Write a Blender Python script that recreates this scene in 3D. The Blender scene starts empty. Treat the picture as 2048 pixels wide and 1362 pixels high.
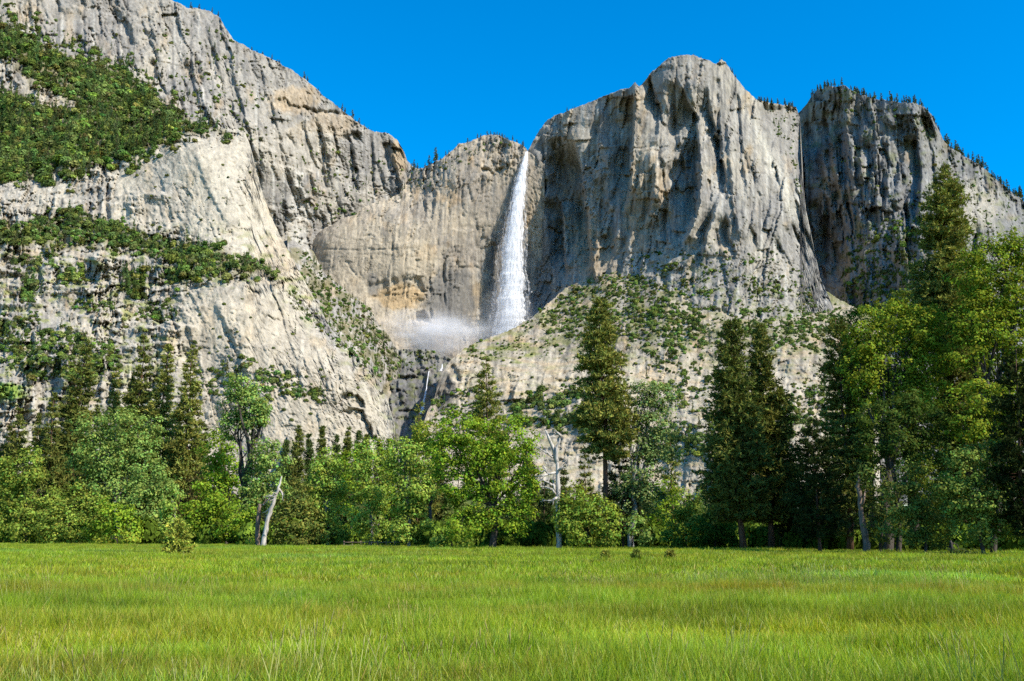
import bpy, math, random
import numpy as np

# ------------------------------------------------------------------ camera, sky, sun, exposure
SC = bpy.context.scene
COL = SC.collection
F = 35.0 / 36.0 * 2048.0            # focal length in photo pixels
PITCH = math.atan(389.0 / F)
CAMZ = 2.0
cam_d = bpy.data.cameras.new('camera'); cam = bpy.data.objects.new('camera', cam_d); COL.objects.link(cam)
cam_d.lens = 35.0; cam_d.sensor_width = 36.0; cam_d.clip_start = 0.1; cam_d.clip_end = 30000.0
cam.location = (0, 0, CAMZ); cam.rotation_euler = (math.pi / 2 + PITCH, 0, 0)
SC.camera = cam

SUN = np.array([0.61, -0.43, 0.67]); SUN /= np.linalg.norm(SUN)
W = bpy.data.worlds.new('World'); SC.world = W; W.use_nodes = True
nt = W.node_tree; nt.nodes.clear()
sky = nt.nodes.new('ShaderNodeTexSky'); sky.sky_type = 'NISHITA'; sky.sun_disc = False
sky.sun_elevation = math.asin(SUN[2]); sky.sun_rotation = math.atan2(SUN[0], SUN[1])
sky.altitude = 1200; sky.air_density = 1.0; sky.dust_density = 1.4; sky.ozone_density = 2.5
hs = nt.nodes.new('ShaderNodeHueSaturation'); hs.inputs['Saturation'].default_value = 1.6; hs.inputs['Value'].default_value = 1.2; hs.inputs['Hue'].default_value = 0.497
bgn = nt.nodes.new('ShaderNodeBackground'); bgn.inputs['Strength'].default_value = 0.15
wo = nt.nodes.new('ShaderNodeOutputWorld')
nt.links.new(sky.outputs[0], hs.inputs['Color']); nt.links.new(hs.outputs[0], bgn.inputs['Color']); nt.links.new(bgn.outputs[0], wo.inputs['Surface'])

sl = bpy.data.lights.new('sun', 'SUN'); sun = bpy.data.objects.new('sun', sl); COL.objects.link(sun)
sl.energy = 5.0; sl.angle = math.radians(0.53); sl.color = (1.0, 0.94, 0.84)
from mathutils import Vector
sun.rotation_euler = Vector(SUN.tolist()).to_track_quat('Z', 'Y').to_euler()

vs = SC.view_settings
SC.display_settings.display_device = 'sRGB'
vs.view_transform = 'Standard'; vs.look = 'None'; vs.gamma = 1.0; vs.exposure = 0.6; vs.use_curve_mapping = False
SC.render.engine = 'CYCLES'
cy = SC.cycles
cy.max_bounces = 6; cy.diffuse_bounces = 1; cy.glossy_bounces = 1; cy.transmission_bounces = 4
cy.transparent_max_bounces = 12; cy.volume_bounces = 3
cy.use_denoising = False
cy.caustics_reflective = False; cy.caustics_refractive = False
SC.render.filter_size = 1.3

RS = np.random.RandomState(7)

# ------------------------------------------------------------------ helpers
cp, sp = math.cos(PITCH), math.sin(PITCH)
def ray(px, py, Y):
    """world point seen at photo pixel (px, py) that stands Y metres north of the camera"""
    dx = (np.asarray(px, float) - 1024.0) / F; dy = (681.0 - np.asarray(py, float)) / F
    vy = cp - dy * sp; vz = sp + dy * cp
    k = np.asarray(Y, float) / vy
    return np.stack([dx * k, vy * k, CAMZ + vz * k], -1)

def _h(ix, iy, s):
    n = (ix.astype(np.int64) * 374761393 + iy.astype(np.int64) * 668265263 + s * 1274126177) & 0xffffffff
    n = ((n ^ (n >> 13)) * 1274126177) & 0xffffffff
    n = ((n ^ (n >> 16)) * 2246822519) & 0xffffffff
    return (n ^ (n >> 15)) & 0xffffffff
def rnd(ix, iy, s): return _h(ix, iy, s) / 4294967295.0
def noise(x, y, s=0):
    x = np.asarray(x, float); y = np.asarray(y, float)
    ix = np.floor(x); iy = np.floor(y); fx = x - ix; fy = y - iy
    ix = ix.astype(np.int64); iy = iy.astype(np.int64)
    u = fx * fx * fx * (fx * (fx * 6 - 15) + 10); v = fy * fy * fy * (fy * (fy * 6 - 15) + 10)
    def g(a, b):
        t = rnd(ix + a, iy + b, s) * 6.2831853
        return np.cos(t) * (fx - a) + np.sin(t) * (fy - b)
    n0 = g(0, 0) * (1 - u) + g(1, 0) * u; n1 = g(0, 1) * (1 - u) + g(1, 1) * u
    return (n0 * (1 - v) + n1 * v) * 1.5
def fbm(x, y, o=4, s=0):
    a = 1.0; t = 0; n = 0
    for i in range(o):
        t = t + a * noise(x * 2 ** i + 13.7 * i, y * 2 ** i - 7.1 * i, s + i); n += a; a *= 0.5
    return t / n * 1.4
def ridged(x, y, o=4, s=0):
    a = 1.0; t = 0; n = 0
    for i in range(o):
        t = t + a * (1 - np.abs(noise(x * 2 ** i + 5.3 * i, y * 2 ** i + 9.2 * i, s + i)) * 2); n += a; a *= 0.5
    return t / n
def worley(x, y, s=0):
    """distance to border and random tilted height of the cell each point lies in"""
    ix = np.floor(x).astype(np.int64); iy = np.floor(y).astype(np.int64)
    f1 = np.full(np.shape(x), 9.0); f2 = f1.copy(); val = np.zeros(np.shape(x))
    for a in (-1, 0, 1):
        for b in (-1, 0, 1):
            jx = ix + a; jy = iy + b
            dx = jx + rnd(jx, jy, s) - x; dy = jy + rnd(jx, jy, s + 1) - y
            d = np.sqrt(dx * dx + dy * dy)
            r = rnd(jx, jy, s + 2) - 0.5 + (rnd(jx, jy, s + 3) - 0.5) * dx * 1.3 + (rnd(jx, jy, s + 4) - 0.5) * dy * 1.3
            near = d < f1
            f2 = np.where(near, f1, np.minimum(f2, d)); val = np.where(near, r, val); f1 = np.where(near, d, f1)
    return f2 - f1, val
def blocks(x, y, s=0, tilt=1.6):
    """jointed rock: columns split by vertical joints, each broken across at its own heights; every block a flat tilted face"""
    i = np.floor(x).astype(np.int64); z0 = np.zeros_like(i); b = rnd(i, z0, s) * .75; c = np.where(x - i < b, i - 1, i)
    u = x - (c + rnd(c, z0, s) * .75); y2 = y + 10 * rnd(c, z0 + 1, s)
    j = np.floor(y2).astype(np.int64); bj = rnd(c, j, s + 1) * .75; r = np.where(y2 - j < bj, j - 1, j); v = y2 - (r + rnd(c, r, s + 1) * .75)
    return rnd(c, r, s + 2) - .5 + tilt * (rnd(c, r, s + 3) - .5) * (u - .5) + tilt * .6 * (rnd(c, r, s + 4) - .5) * (v - .5), u
def sstep(a, b, x):
    t = np.clip((x - a) / (b - a), 0, 1); return t * t * (3 - 2 * t)
def poly_in(px, py, poly):
    px = np.asarray(px, float); py = np.asarray(py, float)
    ins = np.zeros(px.shape, bool); dm = np.full(px.shape, 1e9); n = len(poly)
    for i in range(n):
        x0, y0 = poly[i]; x1, y1 = poly[(i + 1) % n]
        c = ((y0 > py) != (y1 > py)) & (px < (x1 - x0) * (py - y0) / ((y1 - y0) if y1 != y0 else 1e-9) + x0)
        ins ^= c
        ex, ey = x1 - x0, y1 - y0
        t = np.clip(((px - x0) * ex + (py - y0) * ey) / (ex * ex + ey * ey + 1e-9), 0, 1)
        dm = np.minimum(dm, np.hypot(px - x0 - t * ex, py - y0 - t * ey))
    return np.where(ins, dm, -dm)          # signed distance, inside positive
class Rbf:
    def __init__(s, pts):
        p = np.array(pts, float); s.c = p[:, :2] / 300.0; n = len(p)
        A = np.zeros((n + 3, n + 3)); A[:n, :n] = s.k(s.c, s.c) + np.eye(n) * 1e-3
        A[:n, n] = 1; A[:n, n + 1:] = s.c; A[n, :n] = 1; A[n + 1:, :n] = s.c.T
        s.w = np.linalg.solve(A, np.concatenate([p[:, 2], [0, 0, 0]]))
    def k(s, a, b):
        r2 = ((a[:, None, :] - b[None]) ** 2).sum(-1) + 1e-12
        return r2 * np.log(r2) * 0.5
    def __call__(s, x, y):
        x = np.asarray(x, float); sh = x.shape; q = np.stack([x.ravel(), np.asarray(y, float).ravel()], -1) / 300.0
        n = len(s.c); out = np.full(len(q), s.w[n]) + q @ s.w[n + 1:]
        for i in range(n):
            r2 = ((q - s.c[i]) ** 2).sum(-1) + 1e-12
            out += s.w[i] * r2 * np.log(r2) * 0.5
        return out.reshape(sh)

def new_mesh(name, V, faces_flat, counts, col=None, smooth=False):
    me = bpy.data.meshes.new(name)
    V = np.ascontiguousarray(V, np.float32); ff = np.ascontiguousarray(faces_flat, np.int32).ravel(); cn = np.asarray(counts, np.int32)
    me.vertices.add(len(V)); me.vertices.foreach_set('co', V.ravel())
    me.loops.add(len(ff)); me.loops.foreach_set('vertex_index', ff)
    me.polygons.add(len(cn)); st = np.zeros(len(cn), np.int32); st[1:] = np.cumsum(cn)[:-1]
    me.polygons.foreach_set('loop_start', st)
    me.update(calc_edges=True)
    if smooth: me.polygons.foreach_set('use_smooth', np.ones(len(cn), bool))
    if col is not None:
        a = me.color_attributes.new('Col', 'FLOAT_COLOR', 'POINT')
        c = np.ones((len(V), 4), np.float32); c[:, :3] = col; a.data.foreach_set('color', c.ravel())
    return me
def obj(name, me, mat=None, parent=None, loc=None):
    o = bpy.data.objects.new(name, me); COL.objects.link(o)
    if mat is not None and me is not None and len(me.materials) == 0: me.materials.append(mat)
    if parent is not None: o.parent = parent
    if loc is not None: o.location = loc
    return o
def tag(o, label=None, cat=None, group=None, kind=None):
    if label: o['label'] = label
    if cat: o['category'] = cat
    if group: o['group'] = group
    if kind: o['kind'] = kind
    return o
class MB:
    """collects quads / tubes / boxes"""
    def __init__(s): s.v = []; s.f = []; s.c = []; s.n = 0
    def add(s, V, Fc, col=None):
        V = np.asarray(V, float).reshape(-1, 3); s.v.append(V); s.f += [[i + s.n for i in f] for f in Fc]; s.n += len(V)
    def tube(s, pts, rad, k=6):
        pts = np.asarray(pts, float); n = len(pts); V = []
        for i in range(n):
            t = pts[min(i + 1, n - 1)] - pts[max(i - 1, 0)]; t = t / (np.linalg.norm(t) + 1e-9)
            a = np.cross(t, [0.31, 0.95, 0.11]); a /= np.linalg.norm(a) + 1e-9; b = np.cross(t, a)
            for j in range(k):
                q = 2 * math.pi * j / k; V.append(pts[i] + rad[i] * (math.cos(q) * a + math.sin(q) * b))
        Fc = [[i * k + j, i * k + (j + 1) % k, (i + 1) * k + (j + 1) % k, (i + 1) * k + j] for i in range(n - 1) for j in range(k)]
        Fc += [list(range(k))[::-1], [(n - 1) * k + j for j in range(k)]]
        s.add(V, Fc)
    def box(s, c, h):
        c = np.array(c, float); V = [c + np.array([x, y, z]) * h for x in (-1, 1) for y in (-1, 1) for z in (-1, 1)]
        s.add(V, [[0, 1, 3, 2], [4, 6, 7, 5], [0, 4, 5, 1], [2, 3, 7, 6], [0, 2, 6, 4], [1, 5, 7, 3]])
    def mesh(s, name, smooth=False):
        V = np.concatenate(s.v); fl = [i for f in s.f for i in f]
        return new_mesh(name, V, fl, [len(f) for f in s.f], smooth=smooth)

# ------------------------------------------------------------------ materials
def mat_new(name):
    m = bpy.data.materials.new(name); m.use_nodes = True; n = m.node_tree; n.nodes.clear()
    out = n.nodes.new('ShaderNodeOutputMaterial'); return m, n, out
def N(nt_, t, **kw):
    nd = nt_.nodes.new(t)
    for k, v in kw.items():
        if k in nd.inputs: nd.inputs[k].default_value = v
        else: setattr(nd, k, v)
    return nd
def mixc(n, a, b, fac, mode='MIX'):
    m = n.nodes.new('ShaderNodeMix'); m.data_type = 'RGBA'; m.blend_type = mode
    for i, x in ((6, a), (7, b), (0, fac)):
        if hasattr(x, 'is_output'): n.links.new(x, m.inputs[i])
        else: m.inputs[i].default_value = x
    return m.outputs[2]
def ramp(n, src, stops):
    r = n.nodes.new('ShaderNodeValToRGB'); e = r.color_ramp.elements
    while len(e) < len(stops): e.new(0.5)
    for i, (p, c) in enumerate(stops): e[i].position = p; e[i].color = (c, c, c, 1) if not isinstance(c, tuple) else c
    n.links.new(src, r.inputs[0]); return r.outputs[0]

def make_rock():
    m, n, out = mat_new('granite')
    at = N(n, 'ShaderNodeAttribute', attribute_name='Col')
    tc = N(n, 'ShaderNodeTexCoord')
    def mp(s):
        k = N(n, 'ShaderNodeMapping'); k.inputs['Scale'].default_value = s; n.links.new(tc.outputs['Object'], k.inputs['Vector']); return k.outputs[0]
    st = N(n, 'ShaderNodeTexNoise', Scale=1.0, Detail=6.0, Roughness=0.65); n.links.new(mp((0.11, 0.05, 0.012)), st.inputs['Vector'])
    fine = N(n, 'ShaderNodeTexNoise', Scale=1.0, Detail=7.0, Roughness=0.7); n.links.new(mp((0.16, 0.1, 0.09)), fine.inputs['Vector'])
    s1 = ramp(n, st.outputs[0], [(0.34, 0.62), (0.5, 1.0), (0.7, 1.14)])
    s2 = ramp(n, fine.outputs[0], [(0.3, 0.66), (0.52, 1.0), (0.75, 1.25)])
    c = mixc(n, at.outputs['Color'], s1, 0.8, 'MULTIPLY'); c = mixc(n, c, s2, 0.9, 'MULTIPLY')
    b1 = N(n, 'ShaderNodeTexNoise', Scale=1.0, Detail=9.0, Roughness=0.72); n.links.new(mp((0.16, 0.12, 0.05)), b1.inputs['Vector'])
    vo = N(n, 'ShaderNodeTexVoronoi', feature='DISTANCE_TO_EDGE', Scale=1.0); n.links.new(mp((0.13, 0.13, 0.06)), vo.inputs['Vector'])
    vr = ramp(n, vo.outputs['Distance'], [(0.0, 0.0), (0.12, 1.0)])
    ad = N(n, 'ShaderNodeMath', operation='MULTIPLY_ADD'); n.links.new(vr, ad.inputs[0]); ad.inputs[1].default_value = 0.12; n.links.new(b1.outputs[0], ad.inputs[2])
    bp = N(n, 'ShaderNodeBump', Strength=0.75, Distance=3.0); n.links.new(ad.outputs[0], bp.inputs['Height'])
    p = N(n, 'ShaderNodeBsdfDiffuse', Roughness=0.5); n.links.new(c, p.inputs['Color']); n.links.new(bp.outputs[0], p.inputs['Normal'])
    n.links.new(p.outputs[0], out.inputs['Surface']); return m
def make_leaf(name, tr=0.35, inst=False, gloss=0.0, hue=None):
    m, n, out = mat_new(name)
    at = N(n, 'ShaderNodeAttribute', attribute_name='Col'); c = at.outputs['Color']
    if inst:
        ti = N(n, 'ShaderNodeAttribute', attribute_name='tint', attribute_type='INSTANCER')
        c = mixc(n, c, ti.outputs['Color'], 1.0, 'MULTIPLY')
    else:
        oi = N(n, 'ShaderNodeObjectInfo')
    d = N(n, 'ShaderNodeBsdfDiffuse'); n.links.new(c, d.inputs['Color'])
    t = N(n, 'ShaderNodeBsdfTranslucent')
    ct = mixc(n, c, (1.25, 1.15, 0.5, 1), 1.0, 'MULTIPLY'); n.links.new(ct, t.inputs['Color'])
    mx = N(n, 'ShaderNodeMixShader', Fac=tr); n.links.new(d.outputs[0], mx.inputs[1]); n.links.new(t.outputs[0], mx.inputs[2])
    last = mx.outputs[0]
    if gloss:
        g = N(n, 'ShaderNodeBsdfGlossy', Roughness=0.42); g.inputs['Color'].default_value = (0.9, 0.95, 0.85, 1)
        m2 = N(n, 'ShaderNodeMixShader', Fac=gloss); n.links.new(last, m2.inputs[1]); n.links.new(g.outputs[0], m2.inputs[2]); last = m2.outputs[0]
    n.links.new(last, out.inputs['Surface']); return m
def make_bark(name, c0, c1, sc=(4, 4, 0.6)):
    m, n, out = mat_new(name); tc = N(n, 'ShaderNodeTexCoord')
    k = N(n, 'ShaderNodeMapping'); k.inputs['Scale'].default_value = sc; n.links.new(tc.outputs['Object'], k.inputs['Vector'])
    t = N(n, 'ShaderNodeTexNoise', Scale=1.0, Detail=6.0, Roughness=0.7); n.links.new(k.outputs[0], t.inputs['Vector'])
    c = ramp(n, t.outputs[0], [(0.35, c0 + (1,)), (0.65, c1 + (1,))])
    b = N(n, 'ShaderNodeBump', Strength=0.8, Distance=0.08); n.links.new(t.outputs[0], b.inputs['Height'])
    p = N(n, 'ShaderNodeBsdfDiffuse'); n.links.new(c, p.inputs['Color']); n.links.new(b.outputs[0], p.inputs['Normal'])
    n.links.new(p.outputs[0], out.inputs['Surface']); return m
def make_plain(name, c, rough=0.6, metal=0.0):
    m, n, out = mat_new(name); tc = N(n, 'ShaderNodeTexCoord')
    t = N(n, 'ShaderNodeTexNoise', Scale=2.0, Detail=4.0); n.links.new(tc.outputs['Object'], t.inputs['Vector'])
    r = ramp(n, t.outputs[0], [(0.3, 0.8), (0.7, 1.1)])
    cc = mixc(n, c + (1,), r, 1.0, 'MULTIPLY')
    p = N(n, 'ShaderNodeBsdfPrincipled', Roughness=rough, Metallic=metal); n.links.new(cc, p.inputs['Base Color'])
    n.links.new(p.outputs[0], out.inputs['Surface']); return m
M_ROCK = make_rock()
M_LEAF = make_leaf('leaf', 0.36)
M_NEEDLE = make_leaf('needle', 0.12)
M_SHRUB = make_leaf('shrub_leaf', 0.15, inst=False)
M_SHRUBI = make_leaf('thicket_leaf', 0.15, inst=True)
M_GRASS = make_leaf('grass_blade', 0.42, inst=True, gloss=0.012)
M_BARKP = make_bark('pine_bark', (0.05, 0.03, 0.02), (0.17, 0.10, 0.065))
M_BARKO = make_bark('oak_bark', (0.03, 0.025, 0.02), (0.10, 0.085, 0.07))
M_BARKA = make_bark('aspen_bark', (0.16, 0.14, 0.11), (0.42, 0.39, 0.33))
M_DEAD = make_bark('dead_wood', (0.22, 0.195, 0.165), (0.58, 0.53, 0.46), (3, 3, 0.35))
M_DEADB = make_bark('dead_bark', (0.09, 0.06, 0.045), (0.26, 0.19, 0.14), (3, 3, 0.35))

# ------------------------------------------------------------------ terrain: cliffs
GREY = np.array([0.285, 0.268, 0.242]); CREAM = np.array([0.43, 0.39, 0.315]); OCHRE = np.array([0.42, 0.30, 0.16])
DARK = np.array([0.11, 0.11, 0.108]); WHITE = np.array([0.54, 0.52, 0.465]); SOIL = np.array([0.16, 0.145, 0.07]); MOSS = np.array([0.17, 0.19, 0.05])
LAYERS = {}
def lerp3(c, to, m): return c * (1 - m[..., None]) + to * m[..., None]

def rock_disp(px, py, s, big=18, rib=7, fine=3, block=3, diag=0.0, ledge=0.0, ribw=26.0, sheet=0.0):
    x = px + diag * py + 9 * fbm(px / 60, py / 80, 3, s + 50); y = py + 9 * fbm(px / 60, py / 60, 3, s + 51)
    p = big * fbm(px / 170, py / 230, 4, s)
    rough = 0.35 + 1.1 * sstep(-0.35, 0.5, fbm(px / 80, py / 100, 3, s + 52))          # smooth panels next to broken ones
    w, u = blocks(x / (ribw * 2.4), y / 170, s + 30, 2.2); p = p + rib * w * 1.5
    w, u = blocks(x / ribw + .13 * noise(px / 20, py / 40, s + 31), y / 66, s + 32, 2.2); p = p + rough * rib * 0.9 * w * 1.5 - rough * (.2 * rib + 1.5) * (u < .09)
    w, u = blocks(x / 11 + y / 140 + .2 * noise(px / 9, py / 16, s + 33), y / 22 + .2 * noise(px / 14, py / 14, s + 37), s + 34, 2.4); p = p + rough * block * w * 1.7 - rough * block * .5 * (u < .14)
    w, u = blocks(x / 5.0 + .3 * noise(px / 6, py / 8, s + 35), y / 9, s + 36, 2.4); p = p + rough * block * 0.8 * w
    p = p + rough * fine * (ridged(x / 13, y / 90, 3, s + 20) - 0.5)
    p = p + 0.8 * fbm(px / 5, py / 7, 2, s + 40)
    if sheet:                                                                           # onion-skin sheets of exfoliating granite
        q = 3.2 * fbm(x / 90, y / 70, 4, s + 44) + y / 150; fr = q - np.floor(q); p = p + sheet * sstep(0.0, 0.08, fr) * (1 - fr)
    if ledge:
        q = y / 36 + 1.1 * fbm(px / 80, py / 50, 4, s + 45); fr = q - np.floor(q); p = p + ledge * rough * (fr - 0.5)
    return p
def fin(px, py, crest, h, wl, wr, fade=14):
    ys = [c[1] for c in crest]; xs = [c[0] for c in crest]
    d = px - np.interp(py, ys, xs) + 3 * noise(px / 9, py / 12, 77)
    pr = np.where(d < 0, sstep(-wl, 0, d), np.exp(-np.maximum(d, 0) / wr))
    return h * pr * sstep(ys[0] - 2, ys[0] + fade, py) * (1 - sstep(ys[-1] - fade, ys[-1] + fade, py))
def flute(px, py, crest, depth, wl, fade=30):
    """trough on the left of a sharp arete: floor rises gently to the left, arete wall is steep"""
    ys = [c[1] for c in crest]; xs = [c[0] for c in crest]
    d = np.interp(py, ys, xs) - px + 3.5 * noise(px / 14, py / 50, 78) + 1.2 * noise(px / 6, py / 16, 79) + 6 * (rnd(np.floor(py / 19 + .6 * noise(px / 16, py / 30, 82) + xs[0]).astype(np.int64), np.zeros(np.shape(py), np.int64), 83) - .5)
    w = wl * (1 + .3 * noise(px / 50, py / 45, 80)); g = np.clip(d / 4.0, 0, 1) * np.clip(1.15 - d / w, 0, 1)
    return -depth * np.clip(.95 + .35 * noise(px / 60, py / 60, 81 + int(xs[0])), .5, 1.3) * g * sstep(ys[0], ys[0] + fade, py) * (1 - sstep(ys[-1] - fade, ys[-1] + fade * .4, py))
def rand_flutes(px, py, seed, n, xr, yr, Lr, dr, wr, slope, poly=None):
    """many narrow aretes and clefts following the flow of the face"""
    rs = np.random.RandomState(seed); out = np.zeros(px.shape)
    for _ in range(n):
        x = rs.uniform(*xr); y = rs.uniform(*yr(x)); L = rs.uniform(*Lr); dep = rs.uniform(*dr); wl = rs.uniform(*wr); xm = x + slope(x, y) * L * .5 + rs.normal() * 3; xe = xm + slope(xm, y + L * .5) * L * .5 + rs.normal() * 3
        m = (px > min(x, xe) - wl * 1.6 - 8) & (px < max(x, xe) + 12) & (py > y) & (py < y + L * 1.2)
        if m.any(): out[m] += flute(px[m], py[m], [(x, y), (xm, y + L * .5), (xe, y + L)], dep, wl, L * .22)
    return out * sstep(-.38, .12, fbm(px / 75, py / 95, 3, seed + 7))          # whole panels stay smooth
def rand_ledges(px, py, seed, n, xr, yr, Lr, hr, slope=0.0):
    rs = np.random.RandomState(seed); out = np.zeros(px.shape)
    for _ in range(n):
        x = rs.uniform(*xr); y = rs.uniform(*yr(x)); L = rs.uniform(*Lr); h = rs.uniform(*hr); sl = slope + rs.normal() * .08
        m = (abs(px - x) < L * .6) & (abs(py - y - sl * (px - x)) < 60)
        if not m.any(): continue
        a, b = px[m], py[m]; d = b - (y + sl * (a - x) + 7 * fbm(a / 30, b * 0 + y, 3, seed)); out[m] += h * sstep(-1, 3, d) * np.exp(-np.maximum(d, 0) / 26) * (1 - sstep(.6, 1, abs(a - x) / (L * .5)))
    return out
def recess(px, py, poly, depth, edge=7, wob=4, taper=0.0):
    jx = wob * noise(px / 14, py / 22, 91) + wob * .7 * noise(px / 6, py / 30, 93) + wob * 1.2 * noise(px / 10, py / 70, 94)
    q = poly_in(px + jx, py + wob * 1.3 * noise(px / 9, py / 18, 92), poly)
    ys = [p[1] for p in poly]; t = np.clip((py - min(ys)) / (max(ys) - min(ys)), 0, 1)
    return -depth * sstep(-1, edge, q) * (1 - taper * t)
def groove(px, py, line, depth, w):
    d = np.full(px.shape, 1e9); qx = px + 3 * noise(px / 11, py / 25, 95)
    for (x0, y0), (x1, y1) in zip(line[:-1], line[1:]):
        ex, ey = x1 - x0, y1 - y0; t = np.clip(((qx - x0) * ex + (py - y0) * ey) / (ex * ex + ey * ey), 0, 1); d = np.minimum(d, np.hypot(qx - x0 - t * ex, py - y0 - t * ey))
    return -depth * np.exp(-(d / w) ** 2) * (0.55 + 0.8 * fbm(px / 25, py / 25, 2, 96))
def rock_col(px, py, s, cream=0.4, streak=0.5):
    a = fbm(px / 90, py / 120, 4, s + 60) * 0.5 + 0.5
    c = lerp3(np.broadcast_to(GREY, px.shape + (3,)).copy(), CREAM, np.clip(sstep(0.15, 0.85, a + cream - 0.4), 0, 1))
    c = lerp3(c, DARK, streak * 0.95 * sstep(0.15, 0.6, fbm(px / 9, py / 130, 3, s + 61)))
    c = lerp3(c, WHITE, 0.8 * streak * sstep(0.2, 0.65, fbm(px / 8, py / 150, 3, s + 62)))
    c = lerp3(c, OCHRE, 0.45 * sstep(0.25, 0.7, fbm(px / 40, py / 60, 3, s + 63)))
    c = lerp3(c, DARK * 1.2, 0.42 * sstep(0.25, 0.5, fbm(px / 10, py / 16, 4, s + 64))); c = lerp3(c, DARK * 1.4, 0.3 * sstep(.2, .45, fbm(px / 4.5, py / 40, 3, s + 65)))
    return c
def blob(px, py, x, y, rx, ry, s=0):
    r = np.hypot((px - x) / rx, (py - y) / ry) + 0.35 * fbm(px / 20, py / 20, 3, 200 + s)
    return 1 - sstep(0.6, 1.05, r)

def layer(name, top, bot, ctrl, disp, color, step=2.2, rstep=2.2, crag=3.0, back=((18, 2), (70, -4), (200, -60), (520, -330)), seed=1):
    tx = np.array(top, float); cols = np.arange(tx[0, 0], tx[-1, 0] + 0.1, step)
    yt = np.interp(cols, tx[:, 0], tx[:, 1]) + crag * fbm(cols / 16, cols * 0, 4, seed + 900) + crag * 0.5 * noise(cols / 4, cols * 0 + 3, seed + 901)
    bx = np.array(bot, float); yb = np.interp(cols, bx[:, 0], bx[:, 1])
    nr = int(max(yb - yt) / rstep) + 1
    t = np.linspace(0, 1, nr)[:, None]
    PY = yt[None] + (yb - yt)[None] * t; PX = np.broadcast_to(cols[None], PY.shape).copy()
    rb = Rbf(ctrl)
    Y = rb(PX, PY) - disp(PX, PY)
    P = ray(PX, PY, Y)
    C = color(PX, PY) * np.array([1.02, 1.0, .96])
    rows = [P]; crow = [C]
    for dy, dz in back:
        q = P[:1].copy(); q[..., 1] += dy; q[..., 0] *= (1 + dy / np.maximum(P[:1, :, 1], 1)); q[..., 2] += dz + 0.02 * dy * fbm(cols / 30, cols * 0 + dy, 3, seed)[None]
        rows.insert(0, q); crow.insert(0, C[:1])
    PP = np.concatenate(rows); CC = np.concatenate(crow); nr2, nc = PP.shape[:2]
    I = np.arange(nr2 * nc).reshape(nr2, nc)
    fc = np.stack([I[:-1, :-1], I[1:, :-1], I[1:, 1:], I[:-1, 1:]], -1).reshape(-1, 4)
    me = new_mesh(name, PP.reshape(-1, 3), fc, np.full(len(fc), 4), CC.reshape(-1, 3))
    o = obj(name, me, M_ROCK); tag(o, kind='structure')
    LAYERS[name] = dict(cols=cols, yt=yt, yb=yb, P=P, nr=nr)
    return o
def on_layer(name, px, py):
    L = LAYERS[name]; ci = np.clip(np.round((px - L['cols'][0]) / (L['cols'][1] - L['cols'][0])).astype(int), 0, len(L['cols']) - 1)
    t = (py - L['yt'][ci]) / (L['yb'][ci] - L['yt'][ci]); ok = (t >= 0) & (t <= 1)
    ri = np.clip(np.round(t * (L['nr'] - 1)).astype(int), 0, L['nr'] - 1)
    return L['P'][ri, ci], ok

# vegetation zones in photo pixels: (layer, polygon, plants per 1000 px^2, size range m, clumpiness, tint)
POLY_FOREST = [(-40, 25), (0, 40), (60, 75), (150, 115), (230, 130), (290, 175), (350, 215), (415, 250), (440, 262), (380, 262), (335, 285), (270, 312), (205, 322), (150, 350), (60, 358), (-40, 362)]
POLY_LEDGE = [(-40, 452), (20, 448), (50, 462), (70, 445), (130, 430), (150, 425), (210, 445), (290, 470), (330, 488), (420, 500), (500, 520), (552, 552), (470, 548), (420, 556), (345, 568), (320, 550), (350, 530), (300, 512), (280, 500), (220, 490), (160, 490), (120, 500), (85, 485), (-40, 492)]

# --- west wall, the high cliff at upper left
def wallB_disp(px, py):
    p = rock_disp(px, py, 11, big=26, rib=10, fine=2.4, block=4.0, diag=-0.3)
    p += rand_flutes(px, py, 303, 90, (0, 800), lambda x: (np.interp(x, [0, 345, 500, 640, 800], [-40, 5, 100, 190, 290]), np.interp(x, [0, 400, 800], [160, 300, 380])), (30, 140), (5, 15), (7, 20), lambda x, y: .22)
    p += rand_ledges(px, py, 304, 60, (0, 800), lambda x: (np.interp(x, [0, 345, 500, 640, 800], [-20, 25, 120, 210, 310]), np.interp(x, [0, 400, 800], [160, 330, 420])), (30, 110), (3, 9), .3)
    p += recess(px, py, [(545, 205), (560, 192), (585, 205), (610, 212), (640, 218), (690, 222), (735, 245), (700, 232), (640, 232), (612, 222), (590, 222), (560, 218)], 14, 6)
    p += recess(px, py, [(765, 285), (778, 275), (785, 300), (782, 345), (768, 330)], 18, 5)
    p += fin(px, py, [(786, 275), (792, 310), (800, 350), (806, 380)], 20, 6, 14)
    p += recess(px, py, [(295, 125), (312, 120), (318, 150), (306, 170), (296, 155)], 22, 7)
    p += recess(px, py, [(560, 265), (575, 262), (590, 285), (600, 330), (575, 300)], 6, 6)
    for crest, dep, wl in (([(318, 100), (316, 150), (332, 190)], 26, 28), ([(455, 60), (470, 150), (500, 260), (530, 380)], 18, 50), ([(420, 60), (430, 110), (436, 160)], 16, 30), ([(380, 110), (392, 170), (410, 230)], 16, 34), ([(520, 130), (540, 200), (570, 300), (590, 400)], 12, 34), ([(640, 230), (655, 300), (665, 380)], 12, 26), ([(700, 250), (712, 320), (720, 380)], 14, 26), ([(745, 265), (752, 320), (748, 370)], 14, 20), ([(250, 20), (262, 60), (270, 100)], 16, 34), ([(160, 10), (170, 50), (175, 90)], 14, 34)):
        p += flute(px, py, crest, dep, wl)
    return p
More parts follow.
